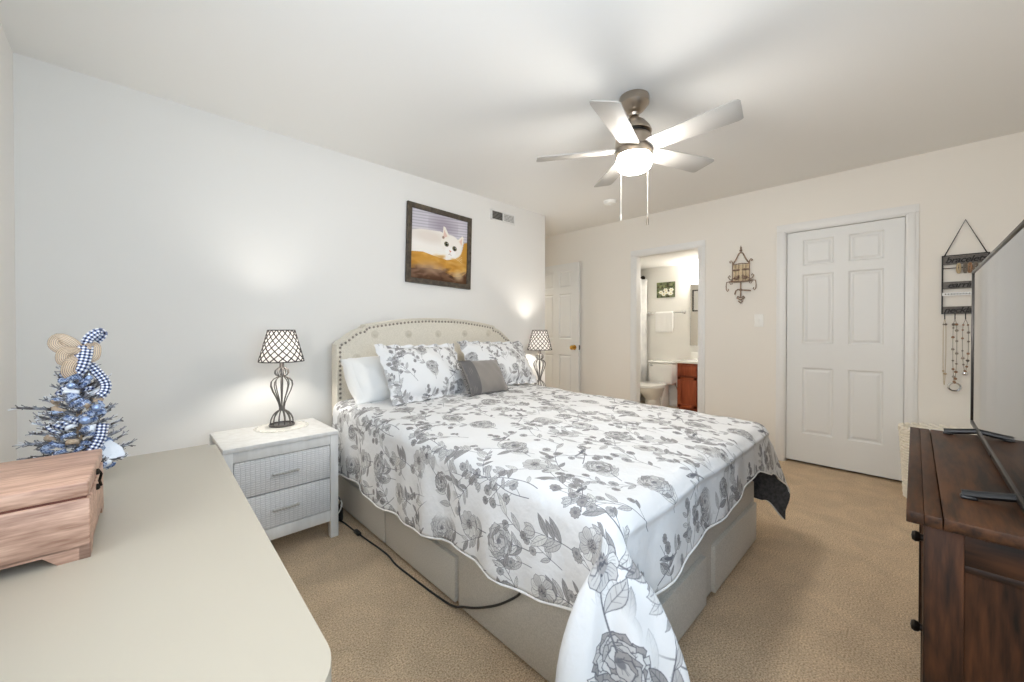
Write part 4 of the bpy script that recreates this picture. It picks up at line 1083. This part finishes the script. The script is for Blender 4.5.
MB().box((-.03, .004, z0+.002), (.03, .0065, z0+.010), .001).build('status_strip', M_blackp, tv)
for x in (-.44, .39):
    b = MB(); b.tube([(x, .085, .010), (x, .06, .013), (x, .02, .020), (x, -.01, .026), (x, -.04, .020), (x, -.09, .013), (x, -.12, .010)], .010, 10)
    b.box((x-.012, .06, .0), (x+.012, .088, .008), .003); b.box((x-.012, -.123, .0), (x+.012, -.095, .008), .003)
    b.build('foot', M_blackp, tv)

bk = thing('wicker_basket', 'cream woven basket on the carpet beyond the walnut dresser', 'basket', (3.88, -.155, 0))
M_wick = mat('cream_wicker', srgb(240, 234, 220), .8, bump=(90, .5, .004))
b = MB(); nb_ = 44
for k in range(24):
    z = .01+k*.0195; rr_ = .165+.02*(z/.44)
    b.tube([(rr_*1.0*math.cos(2*PI*i/nb_)*(1+.012*(-1)**(i+k)), rr_*1.2*math.sin(2*PI*i/nb_)*(1+.012*(-1)**(i+k)), z) for i in range(nb_)], .0095, 6, closed=True)
b.lathe([(.0, .004), (.16, .004), (.185, .465), (.178, .465), (.15, .012), (0, .012)], 40, cap=False, sy=1.2)
b.build('body', M_wick, bk)
b = MB()
for k in range(28):
    a = 2*PI*k/28; b.tube([(.188*math.cos(a+q), .226*math.sin(a+q), .48+.010*math.sin(q*14)) for q in np.linspace(-.14, .14, 7)], .009, 6)
b.build('braided_rim', M_wick, bk)
b = MB(); b.lathe([(.0, .43), (.1, .435), (.175, .46)], 30, cap=False, sy=1.2); b.build('liner', M_sheet, bk)

# ------------------------------------------------------------------ metal wall ornament
wo = thing('wall_ornament', 'rusty metal birdcage wall ornament with scrolls between the two doorways', 'wall decoration', (X1-.012, 1.143, 1.62))
# local: y left positive, z up from cage floor
b = MB(); xw = -.012
def oz(p): return (xw, p[0]*.84, p[1]*(.84 if p[1] < 0 else .97))
def tb(P, r=.004): b.tube([oz(p) for p in P], r, 6)
tb([(-.115, 0), (-.06, -.006), (0, -.008), (.06, -.006), (.115, 0)], .007)
tb([(-.085, 0), (-.085, .19)]); tb([(.085, 0), (.085, .19)]); tb([(-.085, .16), (0, .17), (.085, .16)])
tb([(-.085, .16), (-.05, .21), (-.02, .265), (0, .275), (.02, .265), (.05, .21), (.085, .16)], .006)
for y in (-.05, -.02, .02, .05): tb([(y, 0), (y, .165)], .0022)
for s_ in (-1, 1):
    tb([(s_*.085, .19), (s_*.10, .205), (s_*.115, .195), (s_*.108, .182), (s_*.1, .19)], .004)
    tb([(s_*.07, 0), (s_*.11, .02), (s_*.13, .045), (s_*.115, .06), (s_*.105, .045)], .004)
    tb([(s_*.115, 0), (s_*.145, -.005), (s_*.15, -.05), (s_*.148, -.09), (s_*.135, -.11), (s_*.122, -.095), (s_*.13, -.08)], .004)
    tb([(s_*.115, -.01), (s_*.1, -.035), (s_*.085, -.03), (s_*.09, -.015)], .003)
b.build('cage', M_bronze, wo)
b = MB(); b.sphere((xw, 0, .285), .012, 10); b.sphere((xw, 0, .308), .009, 10); b.lathe([(.005, .28), (.003, .33)], 8, c=(xw, 0, 0)); b.build('finial', M_bronze, wo)
b = MB(); b.tube([(xw, 0, -.005), (xw, 0, -.16)], .006, 8); b.tube([oz(p) for p in ((.06, -.15), (.05, -.11), (.03, -.095), (0, -.10), (-.1, -.115))], .006, 8); b.sphere((xw, 0, -.085), .014, 10); b.build('hook_arm', M_bronze, wo)
b = MB(); 
b.tube([(xw, y*.9, z*.88) for y, z in ((0, -.205), (.035, -.18), (.03, -.165), (.0, -.18), (-.03, -.165), (-.035, -.18), (0, -.205), (-.02, -.215), (0, -.235), (.02, -.215))], .006, 8); b.build('leaf_drop', M_bronze, wo)
for s_ in (-1, 1):
    b = MB(); b.sphere((xw-.004, s_*.035, .03), .017, 12, sc=(.8, 1.5, 1)); b.sphere((xw-.004, s_*.018, .048), .010, 10); b.tube([(xw-.004, s_*.055, .03), (xw-.004, s_*.078, .02)], .005, 6); b.build('bird', M_bronze, wo)
    b = MB(); b.sphere((xw, s_*.04, .105), .02, 12, sc=(.4, 1.7, .5)); b.build('leaf', M_bronze, wo)
MB().box((-.002, -.066, .002), (.008, .066, .155)).build('back_plate', mat('tan_plate', srgb(226, 206, 172), .7, noise=(30, srgb(206, 184, 146))), wo, smooth=False)

# ------------------------------------------------------------------ jewelry organizer
jo = thing('jewelry_organizer', 'black metal jewelry organizer with lettered grey panels hanging right of closet door', 'jewelry holder', (X1-.012, -.2385, 1.272))
JW, JH = .105, .405      # half width, height; local y: +left
M_board = mat('grey_stained_board', srgb(112, 108, 102), .7, noise=((4, 60, 60), srgb(92, 88, 84)))
b = MB()
for y in (-JW, JW): b.box((-.006, y-.004, 0), (.004, y+.004, JH+.006))
b.box((-.006, -JW, JH), (.004, JW, JH+.006)); b.build('frame', M_black, jo, smooth=False)
MB().tube([(0, JW-.008, JH), (.004, .0, JH+.243), (0, -JW+.008, JH)], .0035, 6).build('hanger', M_black, jo)
def jtext(s_, z, parent):
    cu = bpy.data.curves.new('lettering', 'FONT'); cu.body = s_; cu.size = .056; cu.align_x = 'CENTER'; cu.align_y = 'CENTER'; cu.shear = .35; cu.extrude = .0012; cu.offset = .0011; cu.space_character = .92
    cu.materials.append(M_black)
    tmp = bpy.data.objects.new('tmp', cu); col.objects.link(tmp); bpy.context.view_layer.update()
    me = bpy.data.meshes.new_from_object(tmp.evaluated_get(bpy.context.evaluated_depsgraph_get())); bpy.data.objects.remove(tmp)
    o = bpy.data.objects.new('lettering', me); col.objects.link(o); o.parent = parent
    o.matrix_local = Matrix.Translation((-.009, 0, z)) @ Matrix(((0, 0, -1, 0), (-1, 0, 0, 0), (0, 1, 0, 0), (0, 0, 0, 1)))
    return o
for z0_, z1_, s_ in ((.345, .403, 'bracelets'), (.175, .225, 'earrings'), (.0, .052, 'necklaces')):
    p_ = MB().box((-.008, -JW+.004, z0_), (.004, JW-.004, z1_), .001).build('board', M_board, jo); jtext(s_, (z0_+z1_)/2, p_)
b = MB(); b.tube([(-.02, -JW, .318), (-.02, JW, .318)], .003, 6)
for y in (-JW, JW): b.tube([(0, y, .318), (-.02, y, .318)], .003, 6)
b.build('bracelet_bar', M_black, jo)
b = MB(); b.box((-.008, -JW, .128), (.002, JW, .150)); b.build('earring_rail', M_trim, jo, smooth=False)
b = MB()
for k in range(14): b.sphere((-.009, -.09+k*.0138, .139), .004, 6)
b.build('perforation', M_black, jo)
for k in range(5):
    y = JW-.012-k*.048
    MB().tube([(-.006, y, .006), (-.02, y, 0), (-.022, y, -.035), (-.028, y, -.04), (-.03, y, -.03)], .0028, 6).build('hook', M_black, jo)
def necklace(label, y, L, wd, m, bead, pend, seed):
    o = thing('necklace', label, 'necklace', (X1-.042, -.2385+y, 1.234), 0, 'necklaces on the jewelry organizer')
    R = random.Random(seed); P = spl([(0, .0, 0.001), (.0, wd, -.06), (.0, wd, -L*.7), (.0, 0, -L), (0, -wd, -L*.7), (0, -wd, -.06), (0, 0, .001)], 60)
    MB().tube(P, .0016, 5).build('chain', m, o)
    if bead:
        for k in range(bead):
            p = P[8+int(44*k/max(1, bead-1))]; r_ = R.uniform(.005, .0095)
            MB().sphere(p, r_, 8).build('bead', R.choice([M_bead, m, M_bead2]), o)
    if pend == 'ring': MB().tube([(0, .028*math.cos(t), -L-.028+.028*math.sin(t)) for t in np.linspace(0, 2*PI, 21)[:-1]], .006, 8, closed=True).build('pendant', M_chrome, o)
    if pend == 'charm':
        MB().sphere((0, 0, -L-.012), .014, 10, sc=(.4, 1, 1)).build('pendant', M_chrome, o)
M_bead = mat('smoky_bead', srgb(120, 110, 98), .3, .2); M_bead2 = mat('tan_bead', srgb(150, 116, 88), .3, .1); M_gold = mat('gold_chain', srgb(186, 168, 136), .4, .5); M_sil = mat('silver_chain', srgb(158, 150, 138), .4, .5)
necklace('thin gold necklace hanging leftmost on the jewelry organizer', JW-.012, .46, .006, M_gold, 4, None, 1)
necklace('dark beaded necklace ending in a round ring pendant', JW-.060, .44, .008, M_sil, 16, 'ring', 2)
necklace('silver chain necklace with clustered beads and small charm', JW-.108, .36, .012, M_sil, 14, 'charm', 3)
necklace('longest beaded necklace hanging beside the television edge', JW-.156, .62, .008, M_sil, 20, None, 4)
for k, (y, c_) in enumerate(((-.02, M_bead2), (.0, M_bead), (-.045, M_bead), (.03, M_gold))):
    o = MB().tube([(-.02+.018*math.sin(t)*.3, .02*math.cos(t)*.35, -.028-.032*math.sin(t)) for t in np.linspace(0, 2*PI, 19)[:-1]], .006, 7, closed=True).build('bracelet', c_)
    o.location = (X1-.012, -.2385+y, 1.272+.318+.03)
    tag(o, ['tan bracelet on the bar of the jewelry organizer', 'dark bracelet in the middle of the organizer bar', 'smoky bracelet nearest the television on the organizer bar', 'gold bracelet leftmost on the organizer bar'][k], 'bracelet', 'bracelets on the jewelry organizer')
    o.location.z -= .006

# ------------------------------------------------------------------ cord and adapter on the floor
ad = thing('power_adapter', 'black power adapter on the carpet between nightstand and bed', 'power adapter', (.885, 2.46, 0))
MB().box((-.03, -.05, 0), (.03, .05, .085), .012, 3).build('case', M_blackp, ad)
MB().tube(spl([(-.01, -.052, .05), (.0, -.075, .085), (.012, -.07, .12), (.01, -.03, .13), (0, 0, .082)]), .004, 6).build('white_lead', M_whitep, ad)
MB().tube(spl([(.0, -.045, .082), (.01, -.05, .13), (-.01, -.03, .165), (-.018, -.02, .12), (-.01, -.02, .08)]), .0045, 6).build('black_lead', M_blackp, ad)
cd = thing('extension_cord', 'black cord running along the carpet and up the bed side', 'cord', (0, 0, 0))
cp = [(.893, 2.400, .012), (.905, 2.36, .006), (.912, 2.206, .006), (.934, 1.906, .006), (.925, 1.78, .006), (.93, 1.645, .006), (.942, 1.45, .006), (.952, 1.335, .012), (.951, 1.26, .045), (.951, 1.166, .09), (.951, 1.052, .16), (.950, .96, .235), (.950, .93, .27)]
MB().tube(spl(cp, 90), .0045, 7).build('wire', M_blackp, cd)
MB().box((.9, 2.17, .0), (.925, 2.235, .018), .006).build('connector', M_blackp, cd)

# ------------------------------------------------------------------ bathroom
M_bath = mat('bath_wall_paint', srgb(232, 230, 224), .85, spec=.2)
wall('wall_bath_east', (BX1, BY0, 0), (BX1+TE, BY1, H), M_bath)
wall('wall_bath_north', (X1+TE, BY1, 0), (BX1+TE, BY1+T, H), M_bath)
wall('wall_bath_south', (X1+TE, BY0-T, 0), (BX1+TE, BY0, H), M_bath)
struct(MB().box((X1+TE, BY0-T, BH), (BX1+TE, BY1+T, BH+.1)).build('ceiling_bath', M_ceil, smooth=False))
struct(MB().box((X1+TE, BY0-T, -.1), (BX1+TE, BY1+T, 0)).build('floor_bath', mat('beige_tile', srgb(200, 186, 166), .4), smooth=False))
baseboard('baseboard_bath', [((BX1-.012, BY0, 0), (BX1, BY1, .08))])
tl = thing('toilet', 'white porcelain toilet against the bathroom wall', 'toilet', (BX1, 2.675, 0))
# local: -x towards viewer
MB().box((-.20, -.185, .34), (-.02, .185, .655), .03, 4).build('tank', M_porc, tl)
MB().box((-.212, -.195, .655), (-.015, .195, .682), .012, 3).build('tank_lid', M_porc, tl)
b = MB(); rings = []
for (z, cx2, rx, ry) in ((0, -.40, .16, .105), (.05, -.41, .15, .10), (.15, -.42, .14, .095), (.23, -.46, .19, .14), (.30, -.50, .245, .175), (.335, -.505, .255, .185)):
    rings.append([(cx2+rx*math.cos(t), ry*math.sin(t), z) for t in np.linspace(0, 2*PI, 33)])
b.grid(rings); bmesh.ops.remove_doubles(b.bm, verts=b.bm.verts, dist=1e-4)
b.box((-.30, -.1, .0), (-.08, .1, .338), .03, 3)
b.build('bowl', M_porc, tl)
b = MB(); b.prism([(-.505+.27*math.cos(t), .205*math.sin(t)) for t in np.linspace(0, 2*PI, 37)[:-1]], .337, .355, bev=.006); b.build('seat', M_porc, tl)
b = MB(); b.prism([(-.50+.265*math.cos(t), .20*math.sin(t)) for t in np.linspace(0, 2*PI, 37)[:-1]], .357, .374, bev=.008); b.build('seat_lid', M_porc, tl)
b = MB(); b.tube([(-.205, .15, .62), (-.225, .15, .62), (-.228, .09, .612)], .007, 8); b.build('flush_lever', M_chrome, tl)
MB().tube([(-.01, -.24, .16), (-.05, -.24, .16), (-.06, -.235, .2), (-.07, -.19, .32), (-.08, -.18, .37)], .008, 8).build('supply_pipe', M_chrome, tl)
va = thing('bathroom_vanity', 'cherry wood bathroom vanity with white countertop beside the toilet', 'vanity', (5.36, 0, 0))
vy0, vy1, vz = 1.72, 2.272, .705
vx = BX1-5.36
MB().box((.012, vy0, .09), (vx-.002, vy1, vz), .003).build('cabinet', M_vanity, va)
MB().box((.05, vy0+.01, 0), (vx-.01, vy1-.01, .09)).build('toe_kick', M_vanity, va, smooth=False)
def vfront(name, ya, yb, za, zb_):
    p_ = MB().box((-.006, ya, za), (.014, yb, zb_), .003).build(name, M_vanity, va)
    b = MB(); w2 = .04
    for a_, c_ in (((ya, za), (yb, za+w2)), ((ya, zb_-w2), (yb, zb_)), ((ya, za), (ya+w2, zb_)), ((yb-w2, za), (yb, zb_))): b.box((-.013, a_[0], a_[1]), (-.004, c_[0], c_[1]), .002)
    b.build('panel_frame', M_vanity, p_)
    return p_
vm = (vy0+vy1)/2
for ya, yb in ((vy0+.02, vm-.01), (vm+.01, vy1-.02)):
    vfront('door', ya, yb, .11, .52)
    MB().box((-.008, ya, .545), (.014, yb, .68), .003).build('drawer_front', M_vanity, va)
ct = MB().box((-.02, vy0-.01, vz), (vx-.002, vy1+.012, vz+.03), .006).build('countertop', M_porc, va)
MB().box((vx-.025, vy0-.01, vz+.028), (vx-.002, vy1+.012, vz+.125), .005).build('backsplash', M_porc, ct)
b = MB(); b.lathe([(.025, 0), (.022, .03), (.012, .05)], 16, c=(vx-.1, 1.95, vz+.03)); b.tube([(vx-.1, 1.95, vz+.07), (vx-.12, 1.95, vz+.15), (vx-.18, 1.95, vz+.16), (vx-.21, 1.95, vz+.13)], .01, 8); b.build('faucet', M_chrome, va)
mi = thing('bathroom_mirror', 'frameless wall mirror above the bathroom vanity', 'mirror', (BX1-.004, 0, 0))
MB().box((-.006, 1.60, .93), (0, 2.30, 1.82)).build('glass', mat('mirror_silver', (.9, .9, .9, 1), .02, 1), mi, smooth=False)
MB().tube([(-.007, 1.60, .93), (-.007, 2.30, .93), (-.007, 2.30, 1.82), (-.007, 1.60, 1.82)], .003, 4, closed=True).build('edge', M_chrome, mi)
vl = thing('vanity_light', 'glowing globe light bar above the bathroom mirror', 'light', (BX1, 2.0, 1.95))
MB().box((-.02, -.3, -.04), (-.002, .22, .04), .005).build('backplate', M_chrome, vl)
for y in (-.22, -.04, .14):
    q = MB().sphere((-.085, y, 0), .052, 18).build('globe', M_bathglow, vl)
    MB().lathe([(.025, 0), (.02, .03)], 14, M=Matrix.Translation((-.02, y, 0)) @ Matrix.Rotation(-PI/2, 4, 'Y')).build('socket', M_chrome, vl)
tb_ = thing('towel_bar', 'silver towel bar on the bathroom wall above the toilet', 'towel bar', (BX1, 2.655, 1.418))
MB().tube([(-.06, -.265, 0), (-.06, .265, 0)], .008, 10).build('bar', M_chrome, tb_)
for y in (-.265, .265):
    MB().lathe([(.024, 0), (.022, .008), (.011, .014), (.012, .055), (.016, .068), (0, .07)], 14, M=Matrix.Translation((0, y, 0)) @ Matrix.Rotation(-PI/2, 4, 'Y')).build('bracket', M_chrome, tb_)
M_towel = mat('white_terry', srgb(244, 243, 240), 1, bump=(220, .6, .004), sheen=.3)
b = MB(); rw = []
for k in range(31):
    t = k/30; row = []
    for j in range(17):
        y = 2.535+.27*j/16; wv = .004*math.sin(j*1.3)*abs(t-.5)*2
        if t < .42: z = 1.418-.30*(1-t/.42); x = -.074+wv
        elif t > .58: z = 1.418-.24*(t-.58)/.42; x = -.046+wv*.5
        else:
            a = PI*(t-.42)/.16; x = -.06-.014*math.cos(a); z = 1.418+.013*math.sin(a)
        row.append(Vector((BX1+x, y, z)))
    rw.append(row)
tw = b.grid(rw).build('hand_towel', M_towel, ang=180, fix=False); s2 = tw.modifiers.new('t', 'SOLIDIFY'); s2.thickness = .006; s2.offset = 0
tag(tw, 'white hand towel folded over the bathroom towel bar', 'towel')
def flowers_print(n=128):
    cv = Canvas(n, n, (.42, .44, .34), wrap=False); R = random.Random(4)
    for _ in range(60): cv.blob(R.random()*n, R.random()*n, R.uniform(4, 14), R.uniform(4, 12), R.choice([(.18, .2, .13), (.42, .46, .3), (.55, .57, .4), (.25, .2, .14)]), .7, .4)
    for _ in range(8):
        x, y = R.uniform(.1, .9)*n, R.uniform(.4, .9)*n
        for k in range(6): cv.blob(x+9*math.cos(k*1.05), y+9*math.sin(k*1.05), 8, 6, (.94, .93, .88), .95, .2, k*1.05)
        cv.blob(x, y, 4, 4, (.8, .7, .3))
    return cv.a
ap = thing('canvas_print', 'small canvas print of white flowers above the bathroom towel bar', 'picture', (BX1, 2.672, 1.772))
MB().box((-.014, -.142, -.118), (-.001, .142, .118), .002).build('stretcher', M_hinge, ap, smooth=False)
MB().grid([[Vector((-.015, .142, .118)), Vector((-.015, -.142, .118))], [Vector((-.015, .142, -.118)), Vector((-.015, -.142, -.118))]], uv=[[(0, 1), (1, 1)], [(0, 0), (1, 0)]]).build('print', img_mat('flower_print', flowers_print(), .6), ap, smooth=False)
# small framed print on the bathroom side of the bedroom wall (seen in the mirror)
fp_ = thing('framed_print', 'black framed print with white mat reflected in the bathroom mirror', 'picture', (X1+TE, 2.74, 1.70))
b = MB(); hwp, hhp, f2 = .17, .20, .02
for a_, c_ in (((-hwp, -hhp), (hwp, -hhp+f2)), ((-hwp, hhp-f2), (hwp, hhp)), ((-hwp, -hhp), (-hwp+f2, hhp)), ((hwp-f2, -hhp), (hwp, hhp))): b.box((.001, a_[0], a_[1]), (.022, c_[0], c_[1]), .002)
b.build('frame', M_black, fp_)
MB().box((.001, -hwp+.01, -hhp+.01), (.008, hwp-.01, hhp-.01)).build('mat_board', M_whitep, fp_, smooth=False)
MB().prism(arc(0, 0, .05, 0, 350, 16), .0085, .0095, M=Matrix(((0, 0, 1, 0), (1, 0, 0, 0), (0, 1, 0, -.03), (0, 0, 0, 1)))).build('dark_shape', M_blackp, fp_, smooth=False)
# shower curtain and rod
rd = thing('shower_rod', 'dark bronze shower curtain rod ending on the bathroom wall', 'curtain rod', (0, 3.05, 1.985))
MB().tube([(X1+TE+.002, 0, 0), (BX1-.002, 0, 0)], .0125, 12).build('rod', M_hinge, rd)
for x, sg in ((BX1, -1), (X1+TE, 1)):
    MB().lathe([(.038, 0), (.036, .012), (.02, .02), (.018, .05)], 18, M=Matrix.Translation((x, 0, 0)) @ Matrix.Rotation(sg*PI/2, 4, 'Y')).build('flange', M_hinge, rd)
b = MB(); rw = []
for k in range(121):
    x = 4.35+1.52*k/120; y = 3.005+.045*math.sin(k*.52)+.01*math.sin(k*.31); rw.append([Vector((x, y*1.0+(0 if z > 1.9 else .01*math.sin(k*.5)), z)) for z in np.linspace(.12, 1.955, 12)])
sc_ = b.grid(rw).build('shower_curtain', mat('white_grey_curtain', srgb(240, 240, 238), .85, noise=(9, srgb(226, 226, 226))), ang=180, fix=False)
tag(sc_, 'white shower curtain hanging at the left of the bathroom doorway', 'shower curtain')
md_ = sc_.modifiers.new('t', 'SOLIDIFY'); md_.thickness = .002
b = MB()
for k in range(10):
    x = 4.4+k*.145; b.tube([(x, 3.05+.02*math.cos(t), 1.98+.024*math.sin(t)) for t in np.linspace(0, 2*PI, 13)[:-1]], .002, 5, closed=True)
b.build('ring', M_chrome, sc_)
